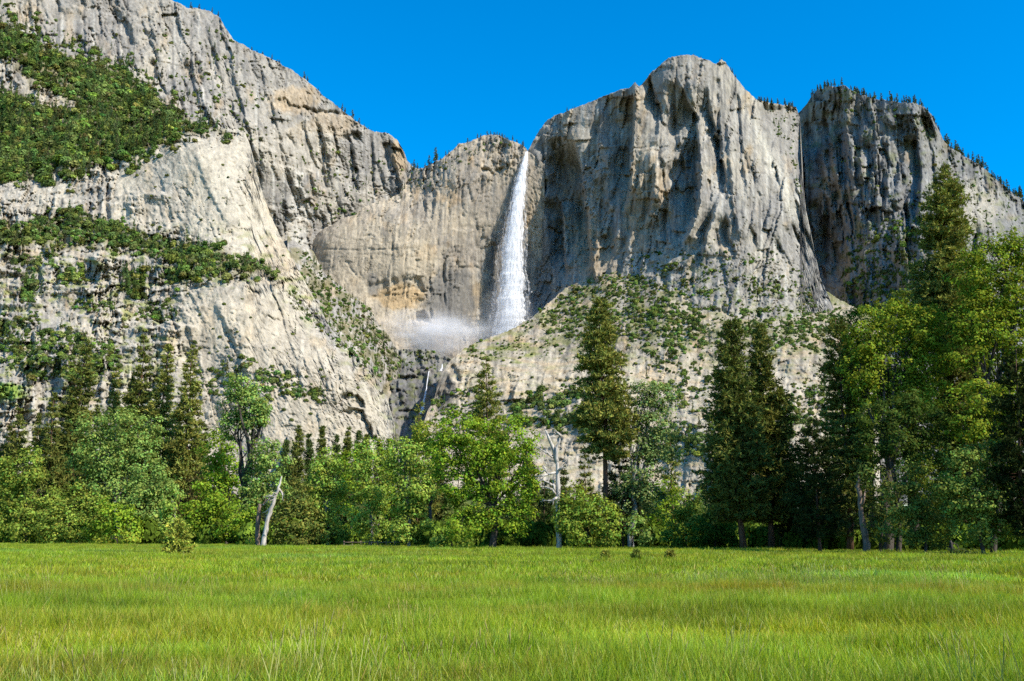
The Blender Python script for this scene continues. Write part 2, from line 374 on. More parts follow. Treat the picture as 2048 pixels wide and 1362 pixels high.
def wallB_col(px, py):
    c = rock_col(px, py, 12, 0.36, 0.8) * np.array([.95, .955, .965])
    up = 1 - sstep(0, 160, py - np.interp(px, [0, 345, 830], [-30, 10, 335]))
    c = lerp3(c, GREY * 0.92, 0.35 * up)
    c = lerp3(c, OCHRE * 1.15, 0.42 * blob(px, py, 590, 200, 60, 34)); c = lerp3(c, OCHRE * 1.1, 0.35 * blob(px, py, 660, 250, 60, 30, 3)); c = lerp3(c, OCHRE, 0.6 * blob(px, py, 798, 312, 18, 50, 1))
    c = lerp3(c, CREAM * 1.1, 0.5 * blob(px, py, 600, 300, 90, 70, 2)); c = lerp3(c, WHITE, 0.6 * blob(px, py, 600, 420, 26, 80, 4))
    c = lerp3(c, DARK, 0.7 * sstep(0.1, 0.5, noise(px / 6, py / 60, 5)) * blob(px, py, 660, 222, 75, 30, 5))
    return c
layer('cliff_wall_west',
      [(-70, -90), (100, -60), (250, -28), (345, 0), (372, 14), (415, 20), (440, 35), (452, 58), (466, 78), (500, 98), (540, 116), (575, 135), (610, 158), (640, 185), (690, 225), (720, 248), (745, 262), (775, 266), (795, 280), (806, 300), (815, 322), (830, 335), (880, 352)],
      [(-70, 500), (400, 520), (600, 560), (880, 520)],
      [(0, -50, 1760), (0, 350, 1400), (300, 0, 1860), (300, 200, 1640), (450, 60, 1910), (500, 300, 1690), (600, 160, 1970), (600, 450, 1890), (700, 240, 2060), (700, 420, 2000), (820, 330, 2150), (820, 450, 2140), (400, 500, 1560)],
      wallB_disp, wallB_col, seed=3)

# --- falls wall in the middle
def wallC_disp(px, py):
    p = rock_disp(px, py, 21, big=9, rib=3.0, fine=0.7, block=1.8, diag=0.1, sheet=1.2)
    p += recess(px, py, [(722, 600), (728, 568), (745, 558), (780, 557), (812, 546), (845, 552), (862, 580), (864, 640), (800, 660), (742, 640)], 10, 12, 4, .85)
    p += groove(px, py, [(735, 596), (770, 590), (800, 577), (835, 574), (850, 584)], 7, 3)
    p += recess(px, py, [(829, 645), (832, 620), (845, 617), (856, 630), (862, 648)], 26, 5)
    for line, d, w in (([(861, 556), (860, 590), (862, 636)], 12, 2.6), ([(889, 512), (887, 560), (890, 615)], 10, 2.8), ([(914, 505), (911, 560), (913, 596)], 9, 3), ([(786, 470), (783, 530), (785, 590)], 6, 2), ([(900, 395), (896, 430)], 7, 2.5), ([(877, 420), (874, 520)], 5, 2), ([(928, 360), (922, 400), (926, 432)], 8, 3),
                       ([(640, 498), (730, 501), (822, 496)], 4, 2), ([(920, 536), (950, 534), (984, 552)], 8, 3), ([(655, 470), (690, 480), (740, 470)], 4, 2), ([(840, 400), (860, 470), (850, 540)], 4, 2), ([(940, 380), (955, 470), (945, 540)], 4, 2.4), ([(690, 520), (720, 560)], 4, 2)):
        p += groove(px, py, line, d, w)
    p += recess(px, py, [(962, 333), (985, 341), (1010, 331), (1012, 340), (990, 350), (964, 346)], 14, 5)
    up = 1 - sstep(330, 420, py + 0.25 * (px - 900))
    p += up * (rock_disp(px, py, 27, big=10, rib=6, fine=3.5, block=5) + 3)
    return p
def wallC_col(px, py):
    c = rock_col(px, py, 22, 0.38, 0.55) * np.array([1.1, 1.03, .95])
    low = blob(px, py, 760, 540, 150, 120, 1)
    c = lerp3(c, CREAM * np.array([1.02, .97, .88]), 0.6 * low)
    c = lerp3(c, OCHRE * 1.05, 0.75 * blob(px, py, 800, 592, 60, 30, 2)); c = lerp3(c, OCHRE * .9, 0.5 * blob(px, py, 965, 590, 26, 34, 7))
    c = lerp3(c, DARK * 1.25, 0.75 * blob(px, py, 905, 600, 60, 80, 3)); c = lerp3(c, DARK * 1.3, 0.6 * blob(px, py, 745, 570, 16, 25, 4))
    c = lerp3(c, DARK * 1.1, 0.7 * blob(px, py, 1010, 560, 45, 160, 5))
    c = lerp3(c, DARK * 1.3, 0.35 * sstep(0.1, 0.5, fbm(px / 7, py / 170, 3, 25)) * sstep(840, 880, px))
    return c
layer('cliff_wall_falls',
      [(585, 545), (600, 515), (615, 497), (640, 462), (670, 445), (700, 430), (740, 408), (770, 400), (800, 388), (812, 350), (822, 338), (835, 338), (850, 333), (880, 320), (905, 300), (918, 288), (940, 283), (965, 272), (985, 268), (1000, 272), (1020, 280), (1040, 288), (1050, 293), (1056, 303), (1090, 330)],
      [(585, 760), (1090, 760)],
      [(595, 520, 1960), (650, 480, 1880), (700, 430, 1905), (720, 560, 1800), (800, 450, 1840), (800, 600, 1800), (900, 350, 1885), (900, 600, 1850), (1000, 320, 1915), (1000, 500, 1915), (1000, 640, 1905), (1056, 300, 1925), (1070, 500, 1935), (850, 335, 1960), (800, 390, 1930), (640, 600, 1800)],
      wallC_disp, wallC_col, seed=5)

# --- the great dome right of the falls
def wallD_disp(px, py):
    hi = 1 - sstep(440, 560, py)
    p = rock_disp(px, py, 31, big=14, rib=8, fine=2.0, block=2.2, diag=0.2, ribw=24) * (0.55 + 0.45 * hi)
    p += (1 - hi) * rock_disp(px, py, 38, big=10, rib=2, fine=3, block=5, diag=0.3)
    p += rand_flutes(px, py, 301, 64, (1062, 1590), lambda x: (np.interp(x, [1060, 1180, 1280, 1360, 1460, 1590], [270, 210, 170, 120, 150, 230]), 440), (40, 260), (6, 22), (7, 24), lambda x, y: np.clip((x - 1370) / 420, -.4, .42) * sstep(200, 480, y) + .05)
    p += recess(px, py, [(1508, 196), (1545, 203), (1610, 210), (1612, 400), (1590, 360), (1560, 300), (1530, 250)], 45, 12, 5)
    for crest, dep, wl in (([(1272, 180), (1271, 230), (1266, 300), (1262, 380), (1250, 430)], 55, 58), ([(1140, 255), (1158, 300), (1168, 350), (1176, 420), (1182, 480), (1184, 530)], 75, 70),
                           ([(1352, 150), (1376, 190), (1398, 245), (1401, 310), (1396, 380), (1388, 440), (1368, 485)], 75, 66), ([(1417, 160), (1424, 235), (1440, 275), (1449, 340), (1455, 390)], 44, 36), ([(1300, 140), (1308, 175), (1322, 215), (1330, 250)], 34, 30),
                           ([(1455, 425), (1462, 460), (1470, 505)], 26, 28), ([(1123, 400), (1127, 430), (1130, 480), (1134, 550)], 36, 24), ([(1240, 405), (1234, 450), (1222, 510)], 18, 24), ([(1436, 400), (1424, 440), (1404, 520), (1390, 545)], 20, 22),
                           ([(1368, 300), (1372, 330), (1374, 365)], 14, 12), ([(1500, 440), (1514, 470), (1518, 500)], 14, 18), ([(1545, 465), (1556, 485), (1562, 510)], 12, 14), ([(1108, 515), (1104, 560), (1092, 600)], 16, 16), ([(1345, 300), (1350, 360), (1346, 430), (1340, 480)], 12, 26), ([(1205, 210), (1198, 300), (1196, 380)], 16, 30), ([(1480, 220), (1492, 320), (1510, 400)], 10, 20), ([(1310, 330), (1300, 420), (1270, 500)], 10, 26), ([(1088, 250), (1090, 350), (1088, 470)], 18, 26)):
        p += flute(px, py, crest, dep * 1.45, wl * 1.15, max(30, .36 * (crest[-1][1] - crest[0][1])))
    p += fin(px, py, [(1270, 168), (1272, 200), (1270, 250), (1266, 300), (1262, 380)], 36, 6, 16, 10)
    p += fin(px, py, [(1163, 352), (1168, 400), (1178, 450), (1186, 500), (1192, 560)], 40, 6, 12, 14)
    p += fin(px, py, [(1124, 402), (1127, 430), (1130, 470), (1134, 540)], 32, 5, 12, 10)
    p += fin(px, py, [(1183, 372), (1186, 410), (1190, 470)], 14, 4, 6, 10)
    p += fin(px, py, [(1240, 410), (1236, 450), (1232, 500)], 12, 5, 10, 14)
    p += fin(px, py, [(1396, 302), (1404, 340), (1402, 400), (1392, 440), (1372, 480)], 34, 5, 18, 10)
    p += fin(px, py, [(1368, 308), (1372, 330), (1374, 350)], 12, 4, 5, 8)
    p += fin(px, py, [(1434, 410), (1424, 440), (1412, 490), (1404, 520)], 12, 6, 12)
    p += fin(px, py, [(1462, 230), (1474, 300), (1490, 360), (1500, 400)], 9, 6, 22)
    p += fin(px, py, [(1330, 135), (1324, 170), (1330, 200), (1345, 240), (1352, 300)], 10, 6, 10)
    p += fin(px, py, [(1378, 160), (1384, 190), (1392, 215)], 12, 5, 10, 8)
    p += fin(px, py, [(1226, 400), (1212, 450), (1190, 520), (1160, 590)], 16, 8, 24)
    p += fin(px, py, [(1300, 300), (1296, 360), (1280, 430), (1250, 500), (1220, 540)], 12, 8, 26)
    p += fin(px, py, [(1440, 380), (1430, 440), (1400, 500), (1350, 540)], 16, 7, 18)
    p += fin(px, py, [(1455, 240), (1462, 330), (1470, 420), (1480, 470)], 14, 6, 20)
    p += fin(px, py, [(1075, 300), (1082, 400), (1086, 480)], 10, 8, 14); p += fin(px, py, [(1205, 215), (1198, 300), (1196, 360)], 12, 6, 16)
    p += fin(px, py, [(1218, 300), (1214, 350), (1220, 410)], 8, 5, 8)
    return p
def wallD_col(px, py):
    c = rock_col(px, py, 32, 0.34, 0.65)
    c = lerp3(c, WHITE * np.array([1.02, 1.0, 0.93]), 0.75 * sstep(-4, 26, poly_in(px + 8 * noise(px / 20, py / 40, 3), py, [(1488, 225), (1515, 230), (1550, 290), (1590, 370), (1610, 430), (1606, 475), (1570, 430), (1530, 350)])))
    c = lerp3(c, OCHRE * 1.0, 0.35 * blob(px, py, 1290, 400, 60, 120, 1)); c = lerp3(c, OCHRE * .95, 0.4 * blob(px, py, 1190, 500, 60, 70, 2))
    c = lerp3(c, OCHRE * .9, 0.35 * blob(px, py, 1270, 230, 26, 60, 4))
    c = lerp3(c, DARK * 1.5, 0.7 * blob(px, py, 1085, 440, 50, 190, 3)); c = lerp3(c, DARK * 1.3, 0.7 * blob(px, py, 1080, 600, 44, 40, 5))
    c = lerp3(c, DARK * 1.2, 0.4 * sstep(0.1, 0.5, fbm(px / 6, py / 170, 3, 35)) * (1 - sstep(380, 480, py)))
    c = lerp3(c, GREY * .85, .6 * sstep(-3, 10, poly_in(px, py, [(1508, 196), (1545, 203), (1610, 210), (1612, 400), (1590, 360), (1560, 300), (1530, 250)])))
    g = sstep(0.0, 0.5, fbm(px / 22, py / 14, 4, 36)) * sstep(-10, 60, py - np.interp(px, [1050, 1200, 1340, 1500, 1600, 1680], [640, 560, 490, 520, 560, 640]))
    c = lerp3(c, MOSS, 0.5 * g)
    return c
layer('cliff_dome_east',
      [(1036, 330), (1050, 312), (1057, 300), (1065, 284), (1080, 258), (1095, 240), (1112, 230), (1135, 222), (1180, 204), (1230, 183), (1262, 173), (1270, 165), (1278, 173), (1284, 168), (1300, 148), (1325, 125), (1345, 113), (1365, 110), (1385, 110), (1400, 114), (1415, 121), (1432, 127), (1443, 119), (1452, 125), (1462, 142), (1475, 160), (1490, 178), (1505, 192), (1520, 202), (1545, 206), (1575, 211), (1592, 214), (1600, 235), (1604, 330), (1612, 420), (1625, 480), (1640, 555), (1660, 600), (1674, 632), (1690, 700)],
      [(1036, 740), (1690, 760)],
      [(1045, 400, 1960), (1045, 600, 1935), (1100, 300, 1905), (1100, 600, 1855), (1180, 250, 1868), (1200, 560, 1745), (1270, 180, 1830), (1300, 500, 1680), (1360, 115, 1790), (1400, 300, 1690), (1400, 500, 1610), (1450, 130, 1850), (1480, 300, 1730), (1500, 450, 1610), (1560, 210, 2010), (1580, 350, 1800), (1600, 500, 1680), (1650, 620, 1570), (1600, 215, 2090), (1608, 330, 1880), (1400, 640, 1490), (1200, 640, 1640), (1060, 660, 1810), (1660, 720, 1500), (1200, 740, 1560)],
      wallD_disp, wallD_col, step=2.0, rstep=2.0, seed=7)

# --- far right buttress
def wallE_disp(px, py):
    hi = 1 - sstep(450, 600, py + 0.35 * (px - 1700))
    p = rock_disp(px, py, 41, big=14, rib=26, fine=9, block=7, diag=-0.08, ribw=18) * (0.5 + 0.5 * hi)
    for crest, dep, wl in (([(1694, 185), (1691, 260), (1694, 320), (1703, 400), (1708, 490)], 45, 44), ([(1742, 270), (1743, 330), (1742, 395)], 32, 26), ([(1836, 265), (1841, 320), (1842, 380), (1836, 455)], 66, 56), ([(1810, 400), (1812, 440), (1810, 480)], 34, 32),
                           ([(1812, 205), (1811, 240), (1808, 290)], 30, 22), ([(1655, 225), (1668, 330), (1688, 450), (1700, 570)], 55, 66), ([(1770, 250), (1776, 330), (1770, 420)], 24, 24), ([(1722, 210), (1724, 260), (1720, 300)], 20, 18), ([(1868, 300), (1874, 360), (1870, 420)], 24, 24), ([(1730, 400), (1736, 440), (1734, 500)], 20, 20), ([(1850, 215), (1856, 260), (1856, 290)], 20, 18)):
        p += flute(px, py, crest, dep, wl)
    p += rand_flutes(px, py, 302, 80, (1620, 2040), lambda x: (np.interp(x, [1620, 1690, 1860, 1960, 2048], [200, 180, 230, 340, 410]), np.interp(x, [1620, 1860, 2048], [520, 470, 560])), (50, 190), (8, 24), (8, 22), lambda x, y: .05)
    p += fin(px, py, [(1694, 215), (1690, 300), (1700, 400), (1704, 480)], 14, 8, 24)
    p += fin(px, py, [(1838, 300), (1842, 360), (1838, 440)], 14, 6, 12)
    p += fin(px, py, [(1640, 250), (1650, 330), (1668, 420), (1690, 520), (1700, 580)], 30, 20, 30)
    return p
def wallE_col(px, py):
    c = rock_col(px, py, 42, 0.05, 0.8) * np.array([.82, .85, .89])
    c = lerp3(c, DARK * 1.6, 0.35 * sstep(-0.2, 0.5, fbm(px / 12, py / 60, 3, 43)))
    c = lerp3(c, CREAM * 1.02, 0.6 * blob(px, py, 1940, 410, 70, 60, 1)); c = lerp3(c, OCHRE * 1.1, 0.4 * blob(px, py, 1824, 300, 10, 30, 2))
    c = lerp3(c, MOSS * .9, 0.45 * sstep(0.1, 0.5, fbm(px / 24, py / 20, 4, 44)))
    return c
layer('cliff_buttress_east',
      [(1575, 240), (1600, 224), (1615, 205), (1635, 178), (1660, 173), (1690, 171), (1700, 178), (1720, 188), (1745, 197), (1790, 203), (1830, 206), (1850, 215), (1865, 232), (1875, 255), (1890, 285), (1905, 298), (1930, 312), (1960, 330), (2000, 364), (2030, 390), (2048, 402), (2120, 455), (2240, 540)],
      [(1575, 1010), (2240, 1010)],
      [(1600, 230, 2330), (1610, 500, 2230), (1660, 180, 2170), (1660, 400, 2090), (1680, 600, 1930), (1750, 200, 2120), (1750, 400, 1960), (1750, 650, 1760), (1850, 220, 2120), (1850, 450, 1820), (1950, 330, 2210), (1950, 500, 1860), (2048, 420, 2210), (2048, 600, 1900), (1620, 650, 2000), (1700, 900, 1300), (2048, 900, 1300)],
      wallE_disp, wallE_col, seed=9)

# --- wooded gully under the falls wall, and the gorge with the lower cascades
def gully_disp(px, py): return rock_disp(px, py, 51, big=10, rib=3, fine=3, block=4)
def gully_col(px, py):
    c = rock_col(px, py, 52, 0.2, 0.5); return lerp3(c, SOIL, 0.75 * sstep(-0.3, 0.2, fbm(px / 20, py / 20, 3, 53)))
layer('gully_slope', [(575, 470), (600, 492), (625, 500), (650, 548), (680, 572), (705, 590), (735, 612), (752, 640), (775, 668), (796, 700), (806, 760), (814, 850), (820, 950)], [(575, 1010), (820, 1010)],
      [(600, 490, 1800), (620, 520, 1740), (700, 600, 1690), (760, 670, 1720), (820, 700, 1740), (650, 640, 1500), (720, 720, 1480), (800, 770, 1660), (760, 900, 1400), (815, 900, 1600)], gully_disp, gully_col, seed=11)
def gorge_disp(px, py):
    p = rock_disp(px, py, 61, big=18, rib=9, fine=4, block=8, ledge=8) + rand_ledges(px, py, 311, 40, (700, 920), lambda x: (705, 830), (30, 100), (5, 14))
    p += recess(px, py, [(795, 750), (850, 742), (858, 770), (845, 830), (790, 830), (780, 790)], 20, 8)
    return p
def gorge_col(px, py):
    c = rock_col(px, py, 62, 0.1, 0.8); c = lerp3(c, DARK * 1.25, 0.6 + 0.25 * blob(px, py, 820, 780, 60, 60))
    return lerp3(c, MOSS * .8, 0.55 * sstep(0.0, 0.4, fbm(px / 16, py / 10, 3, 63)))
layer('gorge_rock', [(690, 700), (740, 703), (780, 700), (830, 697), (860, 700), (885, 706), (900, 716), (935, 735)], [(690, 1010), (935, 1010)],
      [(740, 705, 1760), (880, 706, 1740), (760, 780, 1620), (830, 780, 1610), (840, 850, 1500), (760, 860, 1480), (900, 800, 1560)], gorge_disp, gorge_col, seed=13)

# --- right apron below the dome
def apron_disp(px, py):
    p = rock_disp(px, py, 71, big=14, rib=4.5, fine=1.2, block=1.9, diag=0.3, ledge=4.0, sheet=1)
    p += rand_ledges(px, py, 309, 110, (900, 1700), lambda x: (np.interp(x, [900, 1060, 1330, 1700], [740, 660, 560, 620]), 900), (40, 170), (3, 10), .0) + rand_flutes(px, py, 310, 70, (920, 1700), lambda x: (690, 850), (25, 80), (3, 9), (7, 18), lambda x, y: .03)
    p += recess(px, py, [(890, 735), (905, 728), (922, 745), (925, 765), (905, 760)], 16, 5)
    p += recess(px, py, [(868, 790), (895, 745), (905, 770), (890, 815), (868, 830)], 14, 8)
    p += recess(px, py, [(1115, 758), (1150, 752), (1152, 758), (1118, 764)], 6, 3)
    return p
def apron_col(px, py):
    c = rock_col(px, py, 72, 0.5, 0.75)
    low = sstep(690, 730, py - 0.03 * (px - 1000)); c = lerp3(c, WHITE * np.array([.98, .95, .88]), 0.35 * low)
    c = c * np.array([1.0, .95, .88]); c = lerp3(c, OCHRE * .95, .4 * sstep(.0, .4, fbm(px / 60, py / 12, 4, 75)))
    c = lerp3(c, MOSS * 1.25, 0.75 * sstep(0.05, 0.45, fbm(px / 40, py / 9, 4, 73)) * (0.35 + 0.65 * blob(px, py, 990, 700, 130, 36, 2)))
    c = lerp3(c, MOSS * .9, 0.6 * sstep(-0.1, 0.4, fbm(px / 30, py / 16, 4, 74)) * (1 - low))
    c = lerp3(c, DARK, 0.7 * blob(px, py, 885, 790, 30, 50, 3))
    return c
layer('cliff_apron_east',
      [(838, 870), (855, 825), (866, 800), (876, 765), (886, 742), (900, 722), (930, 696), (960, 682), (1000, 668), (1040, 650), (1070, 630), (1100, 604), (1130, 577), (1180, 552), (1240, 530), (1330, 505), (1400, 520), (1500, 530), (1620, 560), (1680, 600), (1760, 640)],
      [(838, 1010), (1760, 1010)],
      [(860, 820, 1400), (900, 740, 1490), (960, 690, 1570), (1060, 645, 1660), (1130, 577, 1770), (1000, 760, 1400), (1000, 850, 1300), (1200, 700, 1440), (1200, 850, 1200), (1200, 600, 1640), (1400, 850, 1140), (1400, 740, 1340), (1400, 670, 1440), (1400, 560, 1610), (1600, 850, 1140), (1600, 700, 1370), (1600, 600, 1620), (1350, 960, 1080), (900, 950, 1180), (1700, 700, 1420), (1720, 900, 1100)],
      apron_disp, apron_col, crag=4, seed=15)

# --- left apron: forest slope, domed slab, ledges, lower slab
def leftA_disp(px, py):
    slabw = sstep(-20, 40, poly_in(px, py, [(340, 560), (540, 545), (640, 640), (790, 800), (790, 1000), (380, 1000), (340, 700)]))
    dome = sstep(-10, 40, poly_in(px, py, [(210, 335), (390, 265), (500, 280), (640, 620), (540, 545), (330, 470), (215, 445)]))
    smooth = np.maximum(slabw, dome)
    p = (1 - smooth) * rock_disp(px, py, 81, big=14, rib=5, fine=3.5, block=6, diag=0.15, ledge=6)
    p += smooth * rock_disp(px, py, 85, big=8, rib=2.2, fine=0.5, block=1.5, diag=-0.35, sheet=1.0)
    p += rand_ledges(px, py, 305, 110, (-60, 360), lambda x: (380, 900), (40, 150), (4, 13), .02) + rand_ledges(px, py, 306, 60, (240, 740), lambda x: (np.interp(x, [240, 500, 740], [330, 300, 740]), np.interp(x, [240, 740], [860, 880])), (40, 130), (1.5, 4.5), .25)
    p += rand_flutes(px, py, 307, 60, (-40, 360), lambda x: (350, 820), (25, 90), (4, 12), (7, 18), lambda x, y: .08) + rand_flutes(px, py, 308, 40, (230, 740), lambda x: (np.interp(x, [230, 480, 740], [310, 270, 740]), np.interp(x, [230, 740], [800, 860])), (50, 160), (1.5, 4), (8, 20), lambda x, y: .38)
    R = lambda poly, d, e=6: recess(px, py, poly, d, e)
    p += R([(205, 330), (216, 332), (220, 380), (221, 440), (212, 445), (205, 400)], 16, 4)
    p += R([(332, 296), (345, 278), (362, 277), (376, 293), (355, 291)], 12, 5)
    p += R([(176, 523), (184, 520), (183, 555), (178, 560)], 10, 3); p += R([(275, 570), (290, 575), (286, 600), (276, 595)], 10, 3)
    p += R([(500, 578), (512, 583), (530, 580), (520, 592), (506, 590)], 9, 3)
    p += R([(300, 642), (325, 640), (352, 652), (330, 650)], 8, 3); p += R([(370, 575), (412, 566), (415, 574), (395, 582)], 6, 3)
    p += R([(520, 628), (545, 632), (565, 640), (540, 640)], 5, 3)
    p += R([(670, 808), (682, 790), (705, 782), (722, 796), (730, 815), (715, 820), (690, 800), (680, 815)], 14, 4)
    p += R([(678, 826), (700, 815), (728, 820), (738, 850), (756, 880), (742, 890), (725, 850), (700, 830)], 18, 5)
    p += R([(690, 708), (712, 700), (722, 728), (705, 745), (694, 735)], 16, 5)
    p += R([(640, 585), (655, 615), (735, 690), (760, 730), (740, 715), (690, 665), (640, 612)], 8, 5)
    for crest in ([(430, 600), (470, 680), (500, 760)], [(560, 600), (590, 700), (610, 780)], [(620, 660), (650, 740), (670, 800)], [(390, 300), (420, 380), (470, 470)], [(480, 320), (520, 430), (570, 530)]):
        p += fin(px, py, crest, 5, 8, 40)
    return p
def leftA_col(px, py):
    c = rock_col(px, py, 82, 0.5, 0.5); dm = sstep(-6, 20, poly_in(px, py, [(212, 335), (300, 300), (390, 262), (495, 275), (640, 620), (540, 545), (330, 470), (220, 445)])); c = lerp3(c, CREAM * np.array([1.12, 1.1, 1.06]), .45 * dm)
    low = sstep(-10, 50, poly_in(px, py, [(340, 560), (540, 545), (640, 640), (790, 800), (790, 1000), (380, 1000), (340, 700)]))
    c = lerp3(c, CREAM * np.array([1.05, 1.0, .92]), 0.5 * low)
    c = lerp3(c, CREAM * 1.08, 0.5 * blob(px, py, 470, 430, 110, 130, 1)); c = lerp3(c, OCHRE * 1.15, 0.25 * blob(px, py, 560, 520, 60, 60, 2))
    f = sstep(-14, 12, np.maximum(np.minimum(poly_in(px, py, POLY_FOREST), -poly_in(px, py, [(-40, 110), (30, 125), (70, 170), (150, 205), (165, 222), (90, 222), (30, 190), (-40, 185)])), poly_in(px, py, POLY_LEDGE)) + 16 * fbm(px / 24, py / 18, 3, 84))
    c = lerp3(c, SOIL, 0.8 * f)
    c = lerp3(c, MOSS * 1.2, 0.7 * sstep(0.1, 0.4, fbm(px / 30, py / 12, 4, 86)) * (1 - low) * sstep(420, 520, py))
    c = lerp3(c, np.array([.17, .26, .04]), 0.9 * blob(px, py, 12, 785, 42, 22, 8))
    return c
layer('cliff_apron_west',
      [(-70, 5), (0, 40), (60, 72), (100, 95), (150, 112), (230, 126), (280, 166), (330, 205), (400, 250), (440, 258), (470, 258), (490, 262), (503, 300), (520, 372), (545, 440), (570, 490), (600, 545), (625, 590), (640, 616), (660, 655), (690, 688), (740, 730), (755, 760), (775, 800), (790, 850), (800, 930)],
      [(-70, 1020), (800, 1020)],
      [(-40, 40, 1560), (0, 60, 1530), (0, 350, 1270), (150, 115, 1510), (150, 345, 1260), (280, 170, 1500), (300, 300, 1290), (400, 252, 1350), (390, 275, 1270), (480, 265, 1330), (390, 380, 1190), (470, 420, 1170), (540, 440, 1240), (300, 450, 1170), (100, 430, 1190), (100, 490, 1120), (380, 500, 1120), (540, 540, 1120), (450, 565, 1040), (100, 620, 1040), (100, 690, 960), (300, 600, 1050), (450, 700, 985), (450, 880, 930), (600, 700, 1010), (640, 614, 1180), (700, 800, 1000), (770, 800, 1060), (690, 690, 1070), (100, 820, 900), (0, 900, 860), (700, 950, 930), (0, 620, 1040), (0, 490, 1120), (560, 560, 1090)],
      leftA_disp, leftA_col, seed=17)

# ------------------------------------------------------------------ ground
def make_ground():
    m, n, out = mat_new('meadow_soil'); tc = N(n, 'ShaderNodeTexCoord')
    t = N(n, 'ShaderNodeTexNoise', Scale=0.06, Detail=8.0, Roughness=0.7); n.links.new(tc.outputs['Object'], t.inputs['Vector'])
    c = ramp(n, t.outputs[0], [(0.3, (0.07, 0.10, 0.012, 1)), (0.7, (0.12, 0.15, 0.02, 1))])
    p = N(n, 'ShaderNodeBsdfDiffuse'); n.links.new(c, p.inputs['Color']); n.links.new(p.outputs[0], out.inputs['Surface']); return m
gx = np.concatenate([np.linspace(-9000, -400, 12), np.linspace(-380, 380, 77), np.linspace(400, 9000, 12)])
gy = np.concatenate([np.linspace(-3000, -50, 8), np.linspace(-40, 400, 90), np.linspace(420, 12000, 20)])
GX, GY = np.meshgrid(gx, gy)
def ground_z(x, y): return (0.10 * fbm(x / 18, y / 18, 3, 301)) * (np.hypot(x, y) < 395)
GZ = ground_z(GX, GY)
I = np.arange(GX.size).reshape(GX.shape)
fc = np.stack([I[:-1, :-1], I[:-1, 1:], I[1:, 1:], I[1:, :-1]], -1).reshape(-1, 4)
g = obj('meadow_ground', new_mesh('meadow_ground', np.stack([GX, GY, GZ], -1).reshape(-1, 3), fc, np.full(len(fc), 4), smooth=True), make_ground()); tag(g, kind='structure')

# ------------------------------------------------------------------ leaf / needle geometry
def rvec(n, rs):
    v = rs.normal(size=(n, 3)); return v / np.linalg.norm(v, axis=1, keepdims=True)
def leaf_quads(c, nrm, size, rs, aspect=0.65):
    """diamond leaves at centres c, facing nrm"""
    n = len(c); t = np.cross(nrm, rvec(n, rs)); t /= np.linalg.norm(t, axis=1, keepdims=True) + 1e-9; b = np.cross(nrm, t)
    s = np.asarray(size).reshape(-1, 1)
    V = np.stack([c - t * s * .5, c - b * s * .5 * aspect + nrm * s * .08, c + t * s * .5, c + b * s * .5 * aspect + nrm * s * .08], 1).reshape(-1, 3)
    Fc = np.arange(n * 4).reshape(n, 4)
    return V, Fc
def spikes(c, d, L, w, rs):
    """thin needle-bundle triangles from c along d"""
    n = len(c); s = np.cross(d, rvec(n, rs)); s /= np.linalg.norm(s, axis=1, keepdims=True) + 1e-9
    L = np.asarray(L).reshape(-1, 1); w = np.asarray(w).reshape(-1, 1)
    return np.stack([c - s * w * .5, c + s * w * .5, c + d * L], 1).reshape(-1, 3)

def broadleaf_crown(name, lobes, leaf, col, rs, clump=2.3, per=17, dens=1.0, var=0.22, gap=0.30, up=0.5):
    """lobes: (centre xyz, radii xyz); leaf: leaf length m"""
    Cs = []; Ns = []; Ks = []
    for (c, r) in lobes:
        c = np.array(c); r = np.array(r)
        n = int(dens * 0.80 * (r[0] * r[2]) / (leaf * clump * 0.5) ** 2 * 1.2) + 6
        d = rvec(n, rs); d[:, 1] = np.where(rs.rand(n) < 0.68, -np.abs(d[:, 1]), d[:, 1])
        rad = (0.55 + 0.5 * rs.rand(n) ** 0.6)
        rad *= 1 + 0.28 * noise(d[:, 0] * 2.3 + c[0], d[:, 2] * 2.3 + c[2], 400) * 1.5
        p = c + d * r * rad[:, None]
        keep = noise(p[:, 0] / (leaf * 5) + 3.1 * c[1], p[:, 2] / (leaf * 4) + p[:, 1] / (leaf * 6), 411) > -gap * 1.0 + 0.0
        p = p[keep]; d = d[keep]
        m = len(p)
        k = rs.randint(max(4, per - 6), per + 6, m); idx = np.repeat(np.arange(m), k)
        off = rvec(len(idx), rs) * (rs.rand(len(idx), 1) ** 0.5) * leaf * clump * np.array([1.05, 1.05, 0.62])
        Cs.append(p[idx] + off)
        od = off / (np.linalg.norm(off, axis=1, keepdims=True) + 1e-9); nn = od * 0.85 + d[idx] * 0.45 + rvec(len(idx), rs) * 0.55 + np.array([0, 0, up]); Ns.append(nn / np.linalg.norm(nn, axis=1, keepdims=True))
        cv = 1 + var * rs.normal(size=m); Ks.append(cv[idx] * (1 + 0.16 * rs.normal(size=len(idx))))
    C = np.concatenate(Cs); Nn = np.concatenate(Ns); K = np.clip(np.concatenate(Ks), 0.4, 1.7)
    ok = C[:, 2] > 0.15
    C = C[ok]; Nn = Nn[ok]; K = K[ok]
    V, Fc = leaf_quads(C, Nn, leaf * (0.7 + 0.7 * rs.rand(len(C))), rs)
    cc = np.array(col)[None] * K[:, None]; cc[:, 0] *= 1 + 0.18 * rs.normal(size=len(K)).clip(-2, 2); cc = np.clip(cc, 0.003, 1)
    return new_mesh(name, V, Fc, np.full(len(Fc), 4), np.repeat(cc, 4, 0))

